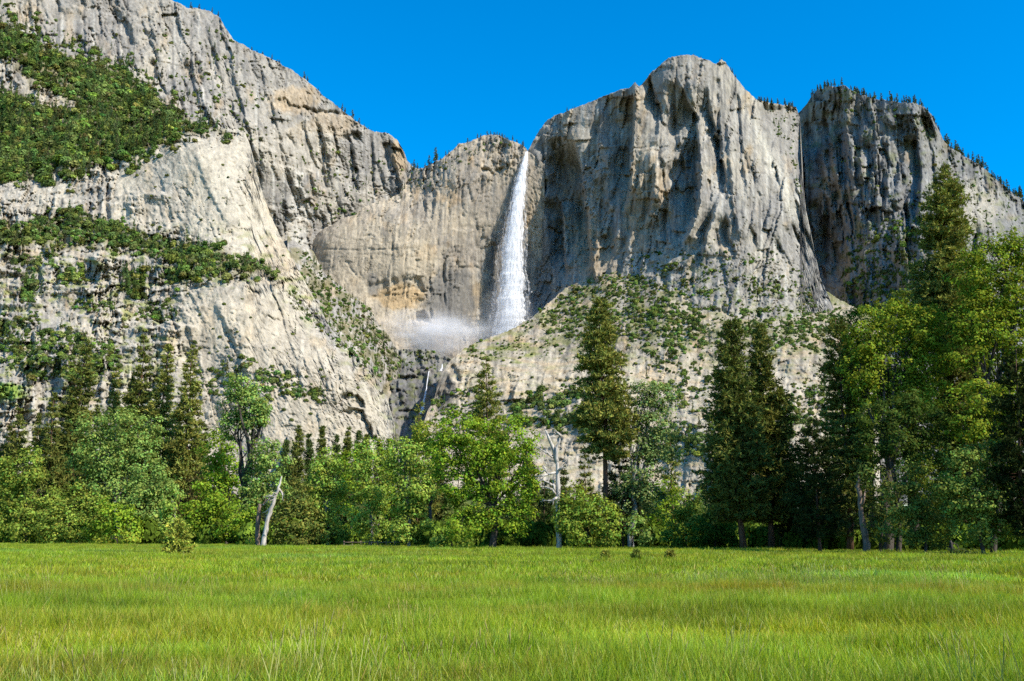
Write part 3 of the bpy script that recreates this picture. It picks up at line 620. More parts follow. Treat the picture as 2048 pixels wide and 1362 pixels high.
def curve_pts(a, b, rs, n=5, wob=0.1, sag=0.0):
    a = np.array(a, float); b = np.array(b, float); t = np.linspace(0, 1, n)[:, None]; L = np.linalg.norm(b - a)
    p = a + (b - a) * t; p[1:-1] += rs.normal(size=(n - 2, 3)) * wob * L * 0.5; p[:, 2] += sag * L * (t[:, 0] * (1 - t[:, 0])) * 4
    return p

def broadleaf(kind, base_px, Y, lobes_px, col, label, leaf_px=5.0, trunk_r=None, bark=None, dens=2.7, group=None, seed=0, gap=0.12, var=0.26, clump=3.1, per=30, cat='tree', yflat=0.85):
    rs = np.random.RandomState(1000 + seed + int(base_px) * 3)
    k = Y / F
    bx = ray(base_px, 1085, Y)[0]; gz = float(ground_z(np.array(bx), np.array(Y)))
    lob = []
    for (x, y, rx, ry) in lobes_px:
        dep = rs.uniform(-0.35, 0.35) * rx * k
        c = ray(x, y, Y + dep); c = c - np.array([bx, Y, gz]); lob.append((c, (rx * k, 0.5 * (rx + ry) * k * yflat, ry * k)))
    root = tag(obj(kind, None), label, cat, group); root.location = (bx, Y, gz)
    top = max(c[2] + r[2] for c, r in lob)
    tr = trunk_r or max(0.12, 0.016 * top)
    mb = MB(); lowc = lob[int(np.argmax([r[0] * r[2] for c, r in lob]))][0]
    fork = np.array([lowc[0] * 0.35, lowc[1] * 0.3, max(1.5, min(0.32 * top, lowc[2]))])
    mb.tube(np.concatenate([[[0, 0, -0.3]], curve_pts((0, 0, 0.4), fork, rs, 5, 0.05)]), [tr * 1.45, tr * 1.1, tr, tr * .92, tr * .85, tr * .8], 8)
    tips = []
    for c, r in lob:
        q = curve_pts(fork - np.array([0, 0, 0.15]), c + np.array([0, 0, r[2] * .45]), rs, 6, 0.09, 0.05); mb.tube(q, np.linspace(tr * .55, tr * .08, 6), 5)
        for _ in range(6):
            s0 = q[rs.randint(2, 6)]; e = c + rvec(1, rs)[0] * np.array(r) * 0.88
            mb.tube(curve_pts(s0, e, rs, 4, 0.1), np.linspace(tr * .2, tr * .03, 4), 3)
    obj('trunk', mb.mesh('trunk', True), bark or M_BARKO, root)
    obj('crown', broadleaf_crown('crown', lob, leaf_px * k, col, rs, dens=dens, gap=gap, var=var, clump=clump, per=per), M_LEAF, root)
    return root

def conifer_geo(H, R, rs, px, base=0.12, prof=0.8, tier=7.0, nb=5, gapf=0.3, droop=0.15, lift=0.25, col=(0.08, 0.11, 0.025), tuft=8.5, spk=8, irregular=0.25, lean=0.0, one=0.0, tw=0.36):
    """px = metres per photo pixel at the tree; returns trunk mesh builder, spike verts, colours"""
    z0 = H * base; nt_ = max(8, int((H - z0) / (tier * px)))
    C = []; D = []; K = []; Z = []; mb = MB(); tr = max(0.13, H * 0.0125)
    zz = np.linspace(0, H, 9); off = np.cumsum(rs.normal(size=(9, 2)) * 0.006 * H, 0); off -= off[0]; off[:, 0] += lean * zz
    mb.tube(np.stack([off[:, 0], off[:, 1], zz - 0.2 * (zz == 0)], -1), np.maximum(tr * (1 - (zz / H)) ** 0.85, 0.03) * np.where(zz == 0, 1.35, 1), 8)
    bias = rs.uniform(0, 6.28)
    for i in range(nt_):
        t = (i + rs.rand()) / nt_; z = z0 + (H - z0) * t
        rr = R * ((1 - t) ** prof) * min(1.0, 0.45 + t * 3.2) + 0.011 * H
        rr *= 1 + irregular * noise(np.array(t * 9.0), np.array(bias), 55)
        for b in range(max(2, int(nb * (0.6 + 0.6 * rr / R)))):
            if rs.rand() < one: continue
            a = rs.uniform(0, 6.2832); L = rr * rs.uniform(0.62, 1.08)
            d = np.array([math.cos(a), math.sin(a), 0]); o = np.array([np.interp(z, zz, off[:, 0]), np.interp(z, zz, off[:, 1]), z])
            sl = lift * (t - 0.35) * 1.6 - droop
            nT = max(3, int(L / (tuft * px * 0.42)))
            u = gapf + (1 - gapf) * (np.arange(nT) + rs.rand(nT)) / nT; u = u[u <= 1.02]
            P = o + d * (u * L)[:, None]; P[:, 2] += sl * u * L + 0.28 * L * u * u * (0.5 + 0.5 * lift)
            side = np.cross(d, [0, 0, 1]); P += side * (rs.normal(size=(len(u), 1)) * 0.16 * L * u[:, None]); P[:, 2] += rs.normal(size=len(u)) * 0.05 * L
            C.append(P); D.append(np.broadcast_to(d, P.shape)); K.append(np.full(len(u), 1 + 0.2 * rs.normal())); Z.append(np.full(len(u), .55 + .45 * min(1, rr / R * 1.6)))
            if L > 10 * px:
                e = o + d * L * 0.9; e[2] += sl * L * .9 + .2 * L
                m_ = o + d * L * 0.5; m_[2] += sl * L * .5 + .05 * L
                mb.tube([o, m_, e], [tr * .16 * (1 - .6 * t), tr * .1 * (1 - .6 * t), 0.01], 3)
    C = np.concatenate(C); D = np.concatenate(D); K = np.concatenate(K)
    idx = np.repeat(np.arange(len(C)), spk); n = len(idx)
    dirs = rvec(n, rs) + D[idx] * 0.75 + np.array([0, 0, 0.35]); dirs /= np.linalg.norm(dirs, axis=1, keepdims=True)
    L = tuft * px * rs.uniform(0.55, 1.15, n) * np.concatenate(Z)[idx]
    st = C[idx] + rvec(n, rs) * (tuft * px * 0.22)
    V = spikes(st, dirs, L, L * tw, rs)
    kk = np.clip(K[idx] * (1 + 0.2 * rs.normal(size=n)), 0.45, 1.7)
    cc = np.array(col)[None] * kk[:, None]; cc[:, 0] *= np.clip(1 + 0.15 * rs.normal(size=n), .6, 1.5)
    return mb, V, np.repeat(np.clip(cc, .003, 1), 3, 0)

def conifer(kind, px_, top_py, width_px, Y, label, seed=0, group=None, cat='pine tree', **kw):
    rs = np.random.RandomState(2000 + seed + int(px_) * 7)
    k = Y / F
    x = ray(px_, (top_py + 1085) / 2, Y)[0]; gz = float(ground_z(np.array(x), np.array(Y)))
    H = ray(px_, top_py, Y)[2] - gz; R = width_px * 0.58 * k
    mb, V, c = conifer_geo(H, R, rs, k, **kw)
    root = tag(obj(kind, None), label, cat, group); root.location = (x, Y, gz)
    obj('trunk', mb.mesh('trunk', True), M_BARKP, root)
    obj('crown', new_mesh('crown', V, np.arange(len(V)), np.full(len(V) // 3, 3), c), M_NEEDLE, root)
    return root

def YT(px): return float(np.interp(px, [-80, 0, 300, 500, 1000, 1500, 1630, 2048, 2150], [225, 215, 195, 172, 133, 120, 104, 92, 90]))

# ------------------------------------------------------------------ trees of the forest edge
G_OAK = (0.21, 0.31, 0.028); G_COT = (0.22, 0.31, 0.07); G_ASP = (0.25, 0.34, 0.055); G_YEL = (0.25, 0.31, 0.035); G_MID = (0.22, 0.285, 0.045); G_DK = (0.055, 0.085, 0.016)
P_DK = (0.14, 0.155, 0.034); P_OL = (0.205, 0.215, 0.045); P_BL = (0.09, 0.125, 0.036)

# -- pines of the left stand
conifer('ponderosa_pine', 152, 682, 105, 232, 'tall dark pine with its top left of the row of four pines', col=P_DK, base=0.1, nb=9, seed=1, irregular=.4)
conifer('ponderosa_pine', 103, 785, 70, 224, 'dark pointed pine at far left below the tallest pines', col=P_DK, base=0.08, nb=8, seed=2)
conifer('ponderosa_pine', 214, 738, 50, 236, 'thin short pine between two taller pines on the left', col=P_OL, base=0.1, nb=8, seed=3)
conifer('ponderosa_pine', 274, 668, 92, 228, 'tallest pine of the left stand above the round cottonwood', col=P_DK, base=0.1, nb=9, seed=4, irregular=.45)
conifer('ponderosa_pine', 324, 684, 72, 226, 'middle pine of three tall ones left of the lone cottonwood', col=P_OL, base=0.1, nb=9, seed=5, irregular=.35)
conifer('ponderosa_pine', 368, 692, 90, 222, 'rightmost tall pine of the left stand beside bare cliff', col=P_OL, base=0.1, nb=9, seed=6, irregular=.35)
conifer('fir_tree', 30, 812, 80, 240, 'broad dark conifer cut by the left edge of the view', col=P_DK, base=0.06, nb=8, seed=7)
conifer('fir_tree', 65, 826, 60, 236, 'dark conifer second from the left edge behind pale bushes', col=P_DK, base=0.06, nb=8, seed=8)
conifer('fir_tree', 395, 945, 80, 190, 'brownish short conifer in front of the left pines', col=(0.10, 0.085, 0.028), base=0.05, prof=.55, seed=9)
for i, (x, t, w, lab) in enumerate([(10, 850, 70, 'dark conifer filling the left corner behind the rounded trees'), (128, 838, 70, 'dark conifer low between the two leftmost tall pines'), (185, 800, 66, 'dark conifer under the gap of the tall left pines'), (245, 790, 60, 'slim dark conifer behind the round cottonwood top'), (300, 800, 64, 'dark conifer behind the right side of the round cottonwood'), (345, 815, 60, 'dark conifer between the middle and right tall pines'), (400, 850, 60, 'dark conifer on the right flank of the left pines'), (440, 880, 50, 'small dark conifer behind the bushy tree by the lone cottonwood'), (515, 890, 50, 'small dark conifer right behind the lone cottonwood trunk'), (780, 880, 50, 'dark small conifer behind the aspens left of the gorge'), (880, 860, 56, 'dark conifer behind the left crown of the maple'), (1060, 880, 60, 'dark conifer behind the right crown of the maple'), (1130, 930, 60, 'shaded conifer right behind the white snag')]):
    conifer('fir_tree', x, t, w, (246 if x < 460 else 205), lab, col=(.085, .10, .026), base=.04, nb=7, gapf=.1, seed=80 + i, irregular=.25, cat='fir tree')
# -- broadleaf of the left stand
broadleaf('cottonwood_tree', 236, 205, [(190, 862, 42, 38), (250, 850, 45, 34), (290, 866, 36, 40), (215, 915, 62, 44), (280, 920, 42, 40), (175, 930, 34, 34), (235, 975, 60, 40), (300, 985, 40, 36)], G_COT, 'round pale green cottonwood in front of the tall left pines', seed=1, bark=M_BARKA)
broadleaf('cottonwood_tree', 492, 186, [(482, 775, 26, 28), (500, 800, 32, 30), (470, 815, 30, 32), (515, 830, 38, 26), (480, 850, 40, 28), (525, 815, 24, 22)], G_COT, 'lone tall cottonwood with dark bare trunk against the pale cliff', seed=2, trunk_r=0.75, gap=.2)
broadleaf('maple_tree', 52, 196, [(45, 945, 44, 46), (25, 1000, 50, 50), (75, 1000, 50, 48), (40, 1050, 75, 38), (95, 1045, 40, 36), (0, 960, 34, 44)], G_MID, 'yellow green rounded tree in the bottom left corner of the forest', seed=3)
broadleaf('maple_tree', 150, 188, [(150, 1005, 40, 34), (120, 1045, 46, 36), (175, 1045, 48, 34), (150, 1068, 70, 20), (200, 1020, 36, 34)], G_MID, 'spreading pale tree over a dark hollow at the meadow edge', seed=4)
broadleaf('oak_tree', 232, 184, [(225, 1040, 36, 40), (255, 1055, 30, 34), (205, 1062, 30, 24)], G_OAK, 'small leafy tree just right of the spreading pale tree', seed=5)
broadleaf('maple_tree', 315, 190, [(300, 960, 40, 34), (335, 985, 34, 36), (290, 1010, 42, 40), (325, 1040, 40, 40), (285, 1060, 34, 26)], G_COT, 'mixed green tree behind the lone pine sapling', seed=6)
broadleaf('aspen_tree', 346, 176, [(345, 1010, 17, 24), (342, 1040, 20, 26), (350, 1062, 24, 22)], G_ASP, 'slim young aspen rising directly behind the meadow sapling', seed=7, bark=M_BARKA)
broadleaf('oak_tree', 425, 182, [(420, 985, 30, 34), (440, 1015, 34, 36), (400, 1030, 36, 38), (425, 1060, 44, 30)], G_OAK, 'dense green tree right of the brownish conifer', seed=8)
broadleaf('oak_tree', 452, 196, [(440, 900, 36, 34), (425, 940, 30, 34), (460, 935, 34, 40), (445, 980, 40, 34)], G_OAK, 'bushy tree left of the tall cottonwood trunk', seed=9)
broadleaf('aspen_tree', 535, 184, [(530, 905, 28, 32), (548, 935, 30, 36), (520, 960, 34, 40), (545, 990, 30, 36), (500, 1010, 34, 34)], G_COT, 'loose pale tree behind the leaning dead trunk', seed=10, bark=M_BARKA)
broadleaf('oak_tree', 480, 178, [(480, 1040, 34, 32), (462, 1065, 28, 24), (498, 1068, 22, 22)], G_OAK, 'low dark bush left of the broken brown stump', seed=11)
broadleaf('willow_bush', 236, 168, [(225, 1075, 22, 10), (248, 1076, 22, 9), (205, 1080, 16, 7)], G_YEL, 'low yellow shrub at the grass edge on the left', seed=12, cat='bush')
broadleaf('willow_bush', 500, 162, [(497, 1080, 14, 10)], G_YEL, 'little yellow shrub beside the dead trunks', seed=13, cat='bush')
# -- centre
for i, (x, t, w) in enumerate([(588, 853, 60), (620, 868, 32), (645, 852, 46), (672, 872, 34), (690, 858, 42), (714, 862, 46), (735, 868, 34), (566, 880, 40), (757, 880, 40)]):
    conifer('fir_tree', x, t, w, 330 + 12 * (i % 3), ['broadest dark fir of the narrow row under the left slab', 'thinnest pointed fir in the row under the left slab', 'pointed fir in the row, below the dark rock arch to its right', 'slender fir in the row midway under the slab', 'narrow fir in the row next to the gorge', 'fuller fir in the row closest to the gorge mouth', 'slim fir in the row at the foot of the gorge', 'first slim fir of the row, left of the broad one', 'last small fir of the row, under the gorge'][i], seed=30 + i, col=P_BL if i % 2 else P_DK, base=0.04, nb=9, tier=5, gapf=0.05, irregular=.15, cat='fir tree')
conifer('ponderosa_pine', 832, 802, 84, 190, 'scruffy conifer below the gorge, left of the bright maple', col=P_OL, base=.1, seed=41, irregular=.4)
conifer('ponderosa_pine', 974, 714, 104, 165, 'pine rising behind the bright twin-crowned maple', col=P_OL, base=.3, seed=42, irregular=.35, nb=6)
broadleaf('pine_thicket', 600, 160, [(598, 1000, 28, 36), (585, 1035, 34, 34), (615, 1045, 36, 36), (600, 1072, 44, 22)], (0.17, 0.19, 0.04), 'olive bushy tree right of the leaning dead trunk', seed=14)
broadleaf('aspen_tree', 655, 162, [(655, 930, 30, 32), (640, 960, 30, 36), (670, 975, 32, 36), (650, 1015, 36, 40), (675, 1035, 28, 36), (655, 1065, 36, 26)], G_ASP, 'pale aspen with thin white stem, first right of the leaning dead trunk', seed=15, bark=M_BARKA)
broadleaf('oak_tree', 705, 172, [(700, 930, 28, 34), (715, 960, 30, 34), (698, 1000, 28, 40)], G_OAK, 'greener tree between two pale aspens', seed=16)
broadleaf('aspen_tree', 742, 158, [(730, 905, 24, 26), (745, 930, 30, 32), (725, 965, 28, 34), (752, 985, 30, 40), (738, 1030, 34, 36), (745, 1062, 34, 24)], G_ASP, 'tall pale aspen behind the rail fence', seed=17, bark=M_BARKA)
broadleaf('aspen_tree', 818, 150, [(800, 905, 32, 30), (835, 920, 32, 32), (810, 950, 36, 36), (845, 975, 28, 38), (815, 1000, 34, 36), (830, 1045, 34, 34), (800, 1060, 26, 26)], G_ASP, 'wide pale aspen left of the bright maple', seed=18, bark=M_BARKA)
broadleaf('oak_tree', 862, 172, [(855, 870, 30, 26), (875, 900, 26, 30), (865, 940, 24, 30)], G_YEL, 'yellowish tree top tucked behind the bright maple', seed=19)
broadleaf('oak_tree', 775, 176, [(770, 905, 24, 28), (778, 945, 26, 34), (772, 1000, 26, 36)], G_OAK, 'dark green tree between the tall aspen and the wide one', seed=20)
broadleaf('willow_bush', 905, 138, [(895, 1060, 26, 22), (920, 1072, 28, 18), (880, 1078, 18, 12)], G_ASP, 'leafy shrub at the meadow edge left of the maple trunk', seed=21, cat='bush')
broadleaf('maple_tree', 985, 128, [(926, 858, 50, 40), (892, 902, 38, 38), (955, 900, 44, 44), (1018, 878, 48, 44), (1052, 925, 32, 44), (990, 945, 60, 44), (905, 960, 44, 44), (1035, 985, 44, 36), (945, 1010, 48, 36), (1010, 1040, 52, 30), (925, 1050, 34, 26)], G_OAK, 'large bright green maple with twin rounded crowns at the meadow edge', seed=22, leaf_px=5, gap=.24, trunk_r=0.45)
conifer('ponderosa_pine', 1172, 900, 74, 150, 'small dark pine between the white snag and the tall ponderosa', col=P_DK, base=.05, seed=43)
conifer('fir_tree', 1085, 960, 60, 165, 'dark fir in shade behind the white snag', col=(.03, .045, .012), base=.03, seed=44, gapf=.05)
broadleaf('cottonwood_tree', 1180, 122, [(1165, 1000, 40, 32), (1140, 1035, 34, 38), (1200, 1025, 38, 36), (1222, 1060, 24, 34), (1165, 1065, 48, 30)], (0.22, 0.29, 0.04), 'rounded pale green tree in front of the tall ponderosa', seed=23, gap=.22)
conifer('ponderosa_pine', 1206, 592, 118, 132, 'tall ponderosa pine with bare red trunk right of the white snag', col=P_OL, base=0.36, nb=10, tier=6.5, gapf=.22, droop=.3, lift=.15, irregular=.45, one=.12, prof=.5, seed=45)
conifer('ponderosa_pine', 1245, 900, 80, 136, 'brown tinged conifer against the ponderosa trunk', col=(0.095, 0.085, 0.028), base=.15, prof=.5, seed=46)
broadleaf('cottonwood_tree', 1262, 134, [(1285, 790, 34, 30), (1320, 800, 30, 30), (1260, 830, 34, 34), (1310, 845, 42, 36), (1275, 890, 44, 38), (1325, 900, 32, 38), (1290, 945, 44, 34), (1265, 990, 40, 30), (1300, 1000, 30, 26)], (0.20, 0.27, 0.085), 'silvery green cottonwood directly right of the tall ponderosa', seed=24, gap=.2, trunk_r=.4, bark=M_BARKA)
broadleaf('oak_tree', 1265, 122, [(1262, 1050, 30, 22), (1280, 1066, 22, 18)], G_COT, 'small pale bush under the silvery cottonwood', seed=25, cat='bush')
conifer('fir_tree', 1345, 870, 60, 190, 'thin conifer half hidden right of the silvery cottonwood', col=P_OL, base=.1, seed=47, one=.3)
broadleaf('oak_tree', 1372, 140, [(1370, 1010, 40, 30), (1345, 1040, 34, 32), (1395, 1045, 34, 30), (1365, 1068, 44, 20)], G_ASP, 'light green bushy tree in the gap left of the twin pines', seed=26)
broadleaf('oak_tree', 1320, 150, [(1330, 990, 28, 30), (1315, 1030, 28, 34), (1318, 1068, 26, 20)], G_OAK, 'leafy bush between the cottonwood and the light gap tree', seed=27)
broadleaf('oak_tree', 1430, 136, [(1432, 1045, 34, 26), (1415, 1068, 26, 18), (1455, 1070, 22, 16)], (0.11, 0.17, 0.025), 'low bush at the foot of the twin pines', seed=28, cat='bush')
# -- twin pines
conifer('ponderosa_pine', 1478, 640, 142, 120, 'front tree of the twin dense pines, left top of the pair', col=(0.125, 0.145, 0.032), base=.14, nb=11, tier=6.0, gapf=.15, lift=.5, droop=.05, prof=.62, seed=48, irregular=.2, tuft=10)
conifer('ponderosa_pine', 1532, 650, 124, 126, 'rear tree of the twin dense pines, right top of the pair', col=(0.14, 0.155, 0.034), base=.14, nb=10, tier=6.0, gapf=.15, lift=.5, droop=.05, prof=.66, seed=49, irregular=.2, tuft=10)
# -- right stand
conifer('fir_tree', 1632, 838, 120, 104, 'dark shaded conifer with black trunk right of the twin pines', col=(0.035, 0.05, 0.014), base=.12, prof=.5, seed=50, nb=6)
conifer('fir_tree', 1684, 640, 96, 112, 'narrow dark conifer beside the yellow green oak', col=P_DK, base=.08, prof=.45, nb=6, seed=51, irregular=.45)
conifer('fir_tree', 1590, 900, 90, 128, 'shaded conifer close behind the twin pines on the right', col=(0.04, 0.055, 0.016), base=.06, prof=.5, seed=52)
conifer('ponderosa_pine', 1896, 330, 136, 116, 'tallest pine of all, with its top against the right cliff', col=P_OL, base=.45, nb=9, tier=6, gapf=.15, prof=.55, irregular=.45, droop=.2, one=.1, seed=53)
broadleaf('oak_tree', 1775, 108, [(1775, 640, 60, 40), (1730, 680, 44, 44), (1830, 660, 60, 46), (1790, 720, 70, 50), (1720, 740, 40, 44), (1855, 730, 50, 52), (1770, 790, 66, 40), (1830, 800, 54, 46)], (0.21, 0.265, 0.027), 'large yellow green oak filling the middle of the right stand', seed=29, leaf_px=5.3, gap=.24, trunk_r=.5)
broadleaf('oak_tree', 1985, 104, [(1985, 510, 50, 40), (2030, 500, 50, 44), (1945, 560, 44, 48), (2005, 590, 60, 52), (2048, 580, 50, 60), (1950, 640, 50, 50), (2020, 680, 66, 54), (1935, 700, 40, 50)], (0.2, 0.255, 0.025), 'tall green oak at the right edge next to the tallest pine', seed=30, leaf_px=5.3, gap=.22, trunk_r=.5)
broadleaf('oak_tree', 1795, 98, [(1760, 835, 46, 36), (1815, 820, 50, 36), (1860, 850, 44, 40), (1790, 880, 60, 40), (1850, 910, 50, 36), (1745, 890, 36, 36)], (0.07, 0.105, 0.02), 'dark leaved oak in front of the yellow green one', seed=31, leaf_px=5)
broadleaf('oak_tree', 1985, 96, [(1960, 800, 50, 44), (2020, 800, 54, 50), (1985, 860, 60, 44), (2040, 870, 44, 50), (1935, 850, 40, 44)], (0.21, 0.265, 0.027), 'mid height oak below the tall one at the right edge', seed=32, leaf_px=6)
broadleaf('maple_tree', 1965, 90, [(1930, 930, 50, 42), (1990, 920, 56, 42), (2040, 940, 46, 46), (1950, 990, 60, 44), (2010, 1000, 60, 44), (1900, 985, 40, 40), (1960, 1050, 60, 36), (2030, 1055, 50, 34)], (0.20, 0.26, 0.05), 'pale leafy tree low in the bottom right of the forest', seed=33, leaf_px=5.6)
broadleaf('oak_tree', 1850, 94, [(1830, 960, 44, 36), (1800, 1000, 44, 38), (1860, 1020, 44, 40), (1815, 1055, 50, 34), (1880, 1065, 40, 30)], (0.15, 0.19, 0.04), 'dull green tree left of the pale bottom right tree', seed=34)
broadleaf('oak_tree', 1760, 98, [(1745, 960, 34, 34), (1770, 1010, 34, 36), (1755, 1055, 38, 32)], (0.10, 0.13, 0.03), 'dim bushy tree behind the leaning brown trunk', seed=35)
broadleaf('oak_tree', 1700, 118, [(1700, 760, 40, 40), (1720, 820, 44, 44), (1690, 880, 40, 44), (1715, 940, 44, 40)], G_OAK, 'green oak filling the gap behind the narrow dark conifer', seed=36)
broadleaf('oak_tree', 1900, 116, [(1890, 640, 44, 46), (1905, 710, 50, 50), (1890, 790, 50, 46), (1915, 860, 50, 44)], (0.17, 0.21, 0.03), 'olive oak filling the space under the tallest pine', seed=37)
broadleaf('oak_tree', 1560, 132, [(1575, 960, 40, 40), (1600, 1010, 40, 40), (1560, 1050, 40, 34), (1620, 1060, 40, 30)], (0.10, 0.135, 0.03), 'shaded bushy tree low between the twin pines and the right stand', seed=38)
broadleaf('oak_tree', 1745, 122, [(1700, 660, 36, 40), (1745, 650, 44, 40), (1735, 720, 44, 44), (1700, 730, 36, 44), (1760, 780, 44, 44), (1700, 800, 36, 40), (1740, 850, 44, 44)], (0.14, 0.19, 0.024), 'deep green oak behind the left part of the yellow green oak', seed=45)
broadleaf('oak_tree', 1960, 122, [(1940, 540, 40, 44), (1930, 610, 44, 44), (1970, 590, 50, 50), (1960, 670, 50, 50), (2030, 640, 60, 60), (1930, 740, 44, 50), (2000, 740, 60, 50), (2040, 770, 50, 50)], (0.13, 0.18, 0.024), 'deep green oak behind the tall oak at the right edge', seed=46)
broadleaf('oak_tree', 1830, 124, [(1820, 620, 50, 44), (1850, 690, 50, 50), (1800, 760, 50, 50), (1860, 780, 50, 50), (1830, 860, 60, 50), (1890, 900, 50, 50), (1800, 930, 50, 50), (1860, 970, 50, 50)], (0.12, 0.165, 0.024), 'dark green oak deep in the right stand under the tallest pine', seed=47)
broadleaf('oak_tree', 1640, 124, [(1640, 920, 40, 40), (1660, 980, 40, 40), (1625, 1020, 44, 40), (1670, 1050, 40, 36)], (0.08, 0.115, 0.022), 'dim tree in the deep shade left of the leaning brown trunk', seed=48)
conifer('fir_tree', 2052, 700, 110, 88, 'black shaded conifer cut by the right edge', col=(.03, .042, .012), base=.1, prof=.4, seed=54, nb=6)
conifer('fir_tree', 1925, 600, 110, 112, 'dark conifer standing between the tallest pine and the right oak', col=P_DK, base=.1, prof=.4, seed=55, nb=6)

# ------------------------------------------------------------------ dead trees
def dead_tree(kind, base_px, Y, trunk_px, rad_px, limbs_px, label, mat):
    rs = np.random.RandomState(int(base_px)); k = Y / F; b = ray(base_px, 1085, Y)
    root = tag(obj(kind, None), label, 'dead tree'); root.location = (b[0], Y, 0)
    def W_(p, dy=0): return ray(p[0], p[1], Y + dy) - np.array([b[0], Y, 0])
    pts = [W_(p) for p in trunk_px]; pts[0][2] = -0.2
    n = 18; tt = np.linspace(0, len(pts) - 1, n); P = np.stack([np.interp(tt, range(len(pts)), [p[j] for p in pts]) for j in range(3)], -1)
    P[1:, :2] += rs.normal(size=(n - 1, 2)) * 0.06
    R = np.interp(tt, range(len(pts)), rad_px) * k * (1 + 0.08 * rs.normal(size=n)); R[0] *= 1.25
    mb = MB(); mb.tube(P, R, 9); obj('trunk', mb.mesh('trunk', True), mat, root)
    for L in limbs_px:
        m2 = MB(); q = [W_(p, rs.uniform(-.8, .8) * (i > 0)) for i, p in enumerate(L[1:])]
        m2.tube(q, np.linspace(L[0] * 1.5, L[0] * 0.55, len(q)) * k, 6)
        for _t in range(3):
            a_ = q[rs.randint(1, len(q))]; e_ = a_ + (rvec(1, rs)[0] * np.array([1, .6, 1]) + (a_ - q[0]) / (np.linalg.norm(a_ - q[0]) + 1e-6) * .8) * rs.uniform(5, 12) * k; m2.tube(curve_pts(a_, e_, rs, 5, .25), np.linspace(.9, .35, 5) * k, 4)
        obj('branch', m2.mesh('branch', True), mat, root)
    return root
dead_tree('dead_tree', 1115, 124, [(1117, 1100), (1116, 1040), (1116, 990), (1114, 940), (1113, 900), (1117, 885), (1121, 868)], [5.6, 4.9, 4.3, 3.7, 2.9, 1.8, 1.2],
          [(3.6, (1114, 925), (1108, 900), (1100, 882), (1092, 862)), (2.2, (1121, 872), (1116, 866), (1111, 870)), (2, (1114, 920), (1105, 912), (1095, 906), (1090, 898)), (2, (1112, 945), (1098, 948), (1088, 940)), (1.6, (1098, 948), (1085, 952), (1070, 953)),
           (2, (1115, 942), (1124, 936), (1126, 930)), (1.3, (1124, 936), (1133, 935)), (1.7, (1112, 990), (1104, 978), (1090, 974)), (1.8, (1106, 972), (1098, 966), (1086, 960), (1076, 962)), (2.4, (1114, 995), (1106, 1000), (1102, 1004)), (1.1, (1104, 1001), (1090, 1001)), (1.8, (1110, 985), (1108, 972), (1106, 962)), (1.2, (1105, 915), (1092, 905), (1080, 898), (1070, 894)), (1.0, (1095, 948), (1090, 936), (1086, 930))],
          'tall bleached white snag with crooked bare branches near the centre', M_DEAD)
dead_tree('dead_tree', 528, 158, [(526, 1096), (531, 1065), (537, 1035), (543, 1015), (550, 995), (556, 980), (561, 965), (563, 952)], [5.8, 4.8, 4.2, 3.7, 3.0, 2.6, 1.8, .8],
          [(1.6, (541, 1018), (537, 1020), (534, 1021)), (1.4, (549, 998), (545, 990), (540, 996), (528, 1010)), (2.2, (557, 978), (563, 984), (565, 990)), (1.6, (553, 988), (548, 986), (545, 992))],
          'leaning bleached dead trunk at the left meadow edge', M_DEAD)
dead_tree('dead_stump', 515, 160, [(514, 1096), (515, 1070), (517, 1040), (518, 1020), (519, 1008)], [5.2, 4.4, 4.4, 4.0, 3.2], [(1.5, (520, 1012), (527, 1008), (532, 1000), (537, 999))], 'broken brown trunk standing against the leaning bleached one', M_DEADB)
dead_tree('dead_tree', 1733, 97, [(1735, 1108), (1730, 1070), (1726, 1040), (1720, 1005), (1717, 975), (1716, 950)], [8, 6.5, 5.5, 4.5, 4, 3], [(2, (1722, 1015), (1728, 1000), (1730, 985))], 'leaning brown bare trunk in the shade of the right stand', M_DEADB)

# ------------------------------------------------------------------ saplings on the meadow
def sapling(px_, top, base_py, w, label, seed, col):
    Y = CAMZ * F / (base_py - 1070.0)
    conifer('pine_sapling', px_, top, w, Y, label, seed=seed, cat='sapling', col=col, base=0.02, prof=.55, tier=4.0, nb=7, gapf=.05, lift=.8, droop=-.1, tuft=8, spk=10)
sapling(358, 1042, 1116, 60, 'bushy lone pine sapling on the grass at left', 71, (0.30, 0.33, 0.05))
sapling(1211, 1104, 1128, 20, 'leftmost of three tiny pine seedlings on the meadow', 72, (0.22, 0.24, 0.04))
sapling(1272, 1102, 1130, 22, 'middle one of three tiny pine seedlings on the meadow', 73, (0.15, 0.18, 0.03))
sapling(1341, 1103, 1127, 28, 'widest, rightmost of three tiny pine seedlings on the meadow', 74, (0.24, 0.23, 0.04))
broadleaf('willow_bush', 1905, 86, [(1895, 1112, 34, 8), (1930, 1108, 26, 9)], (0.05, 0.075, 0.02), 'low dark bush on the grass under the right stand', seed=41, cat='bush')

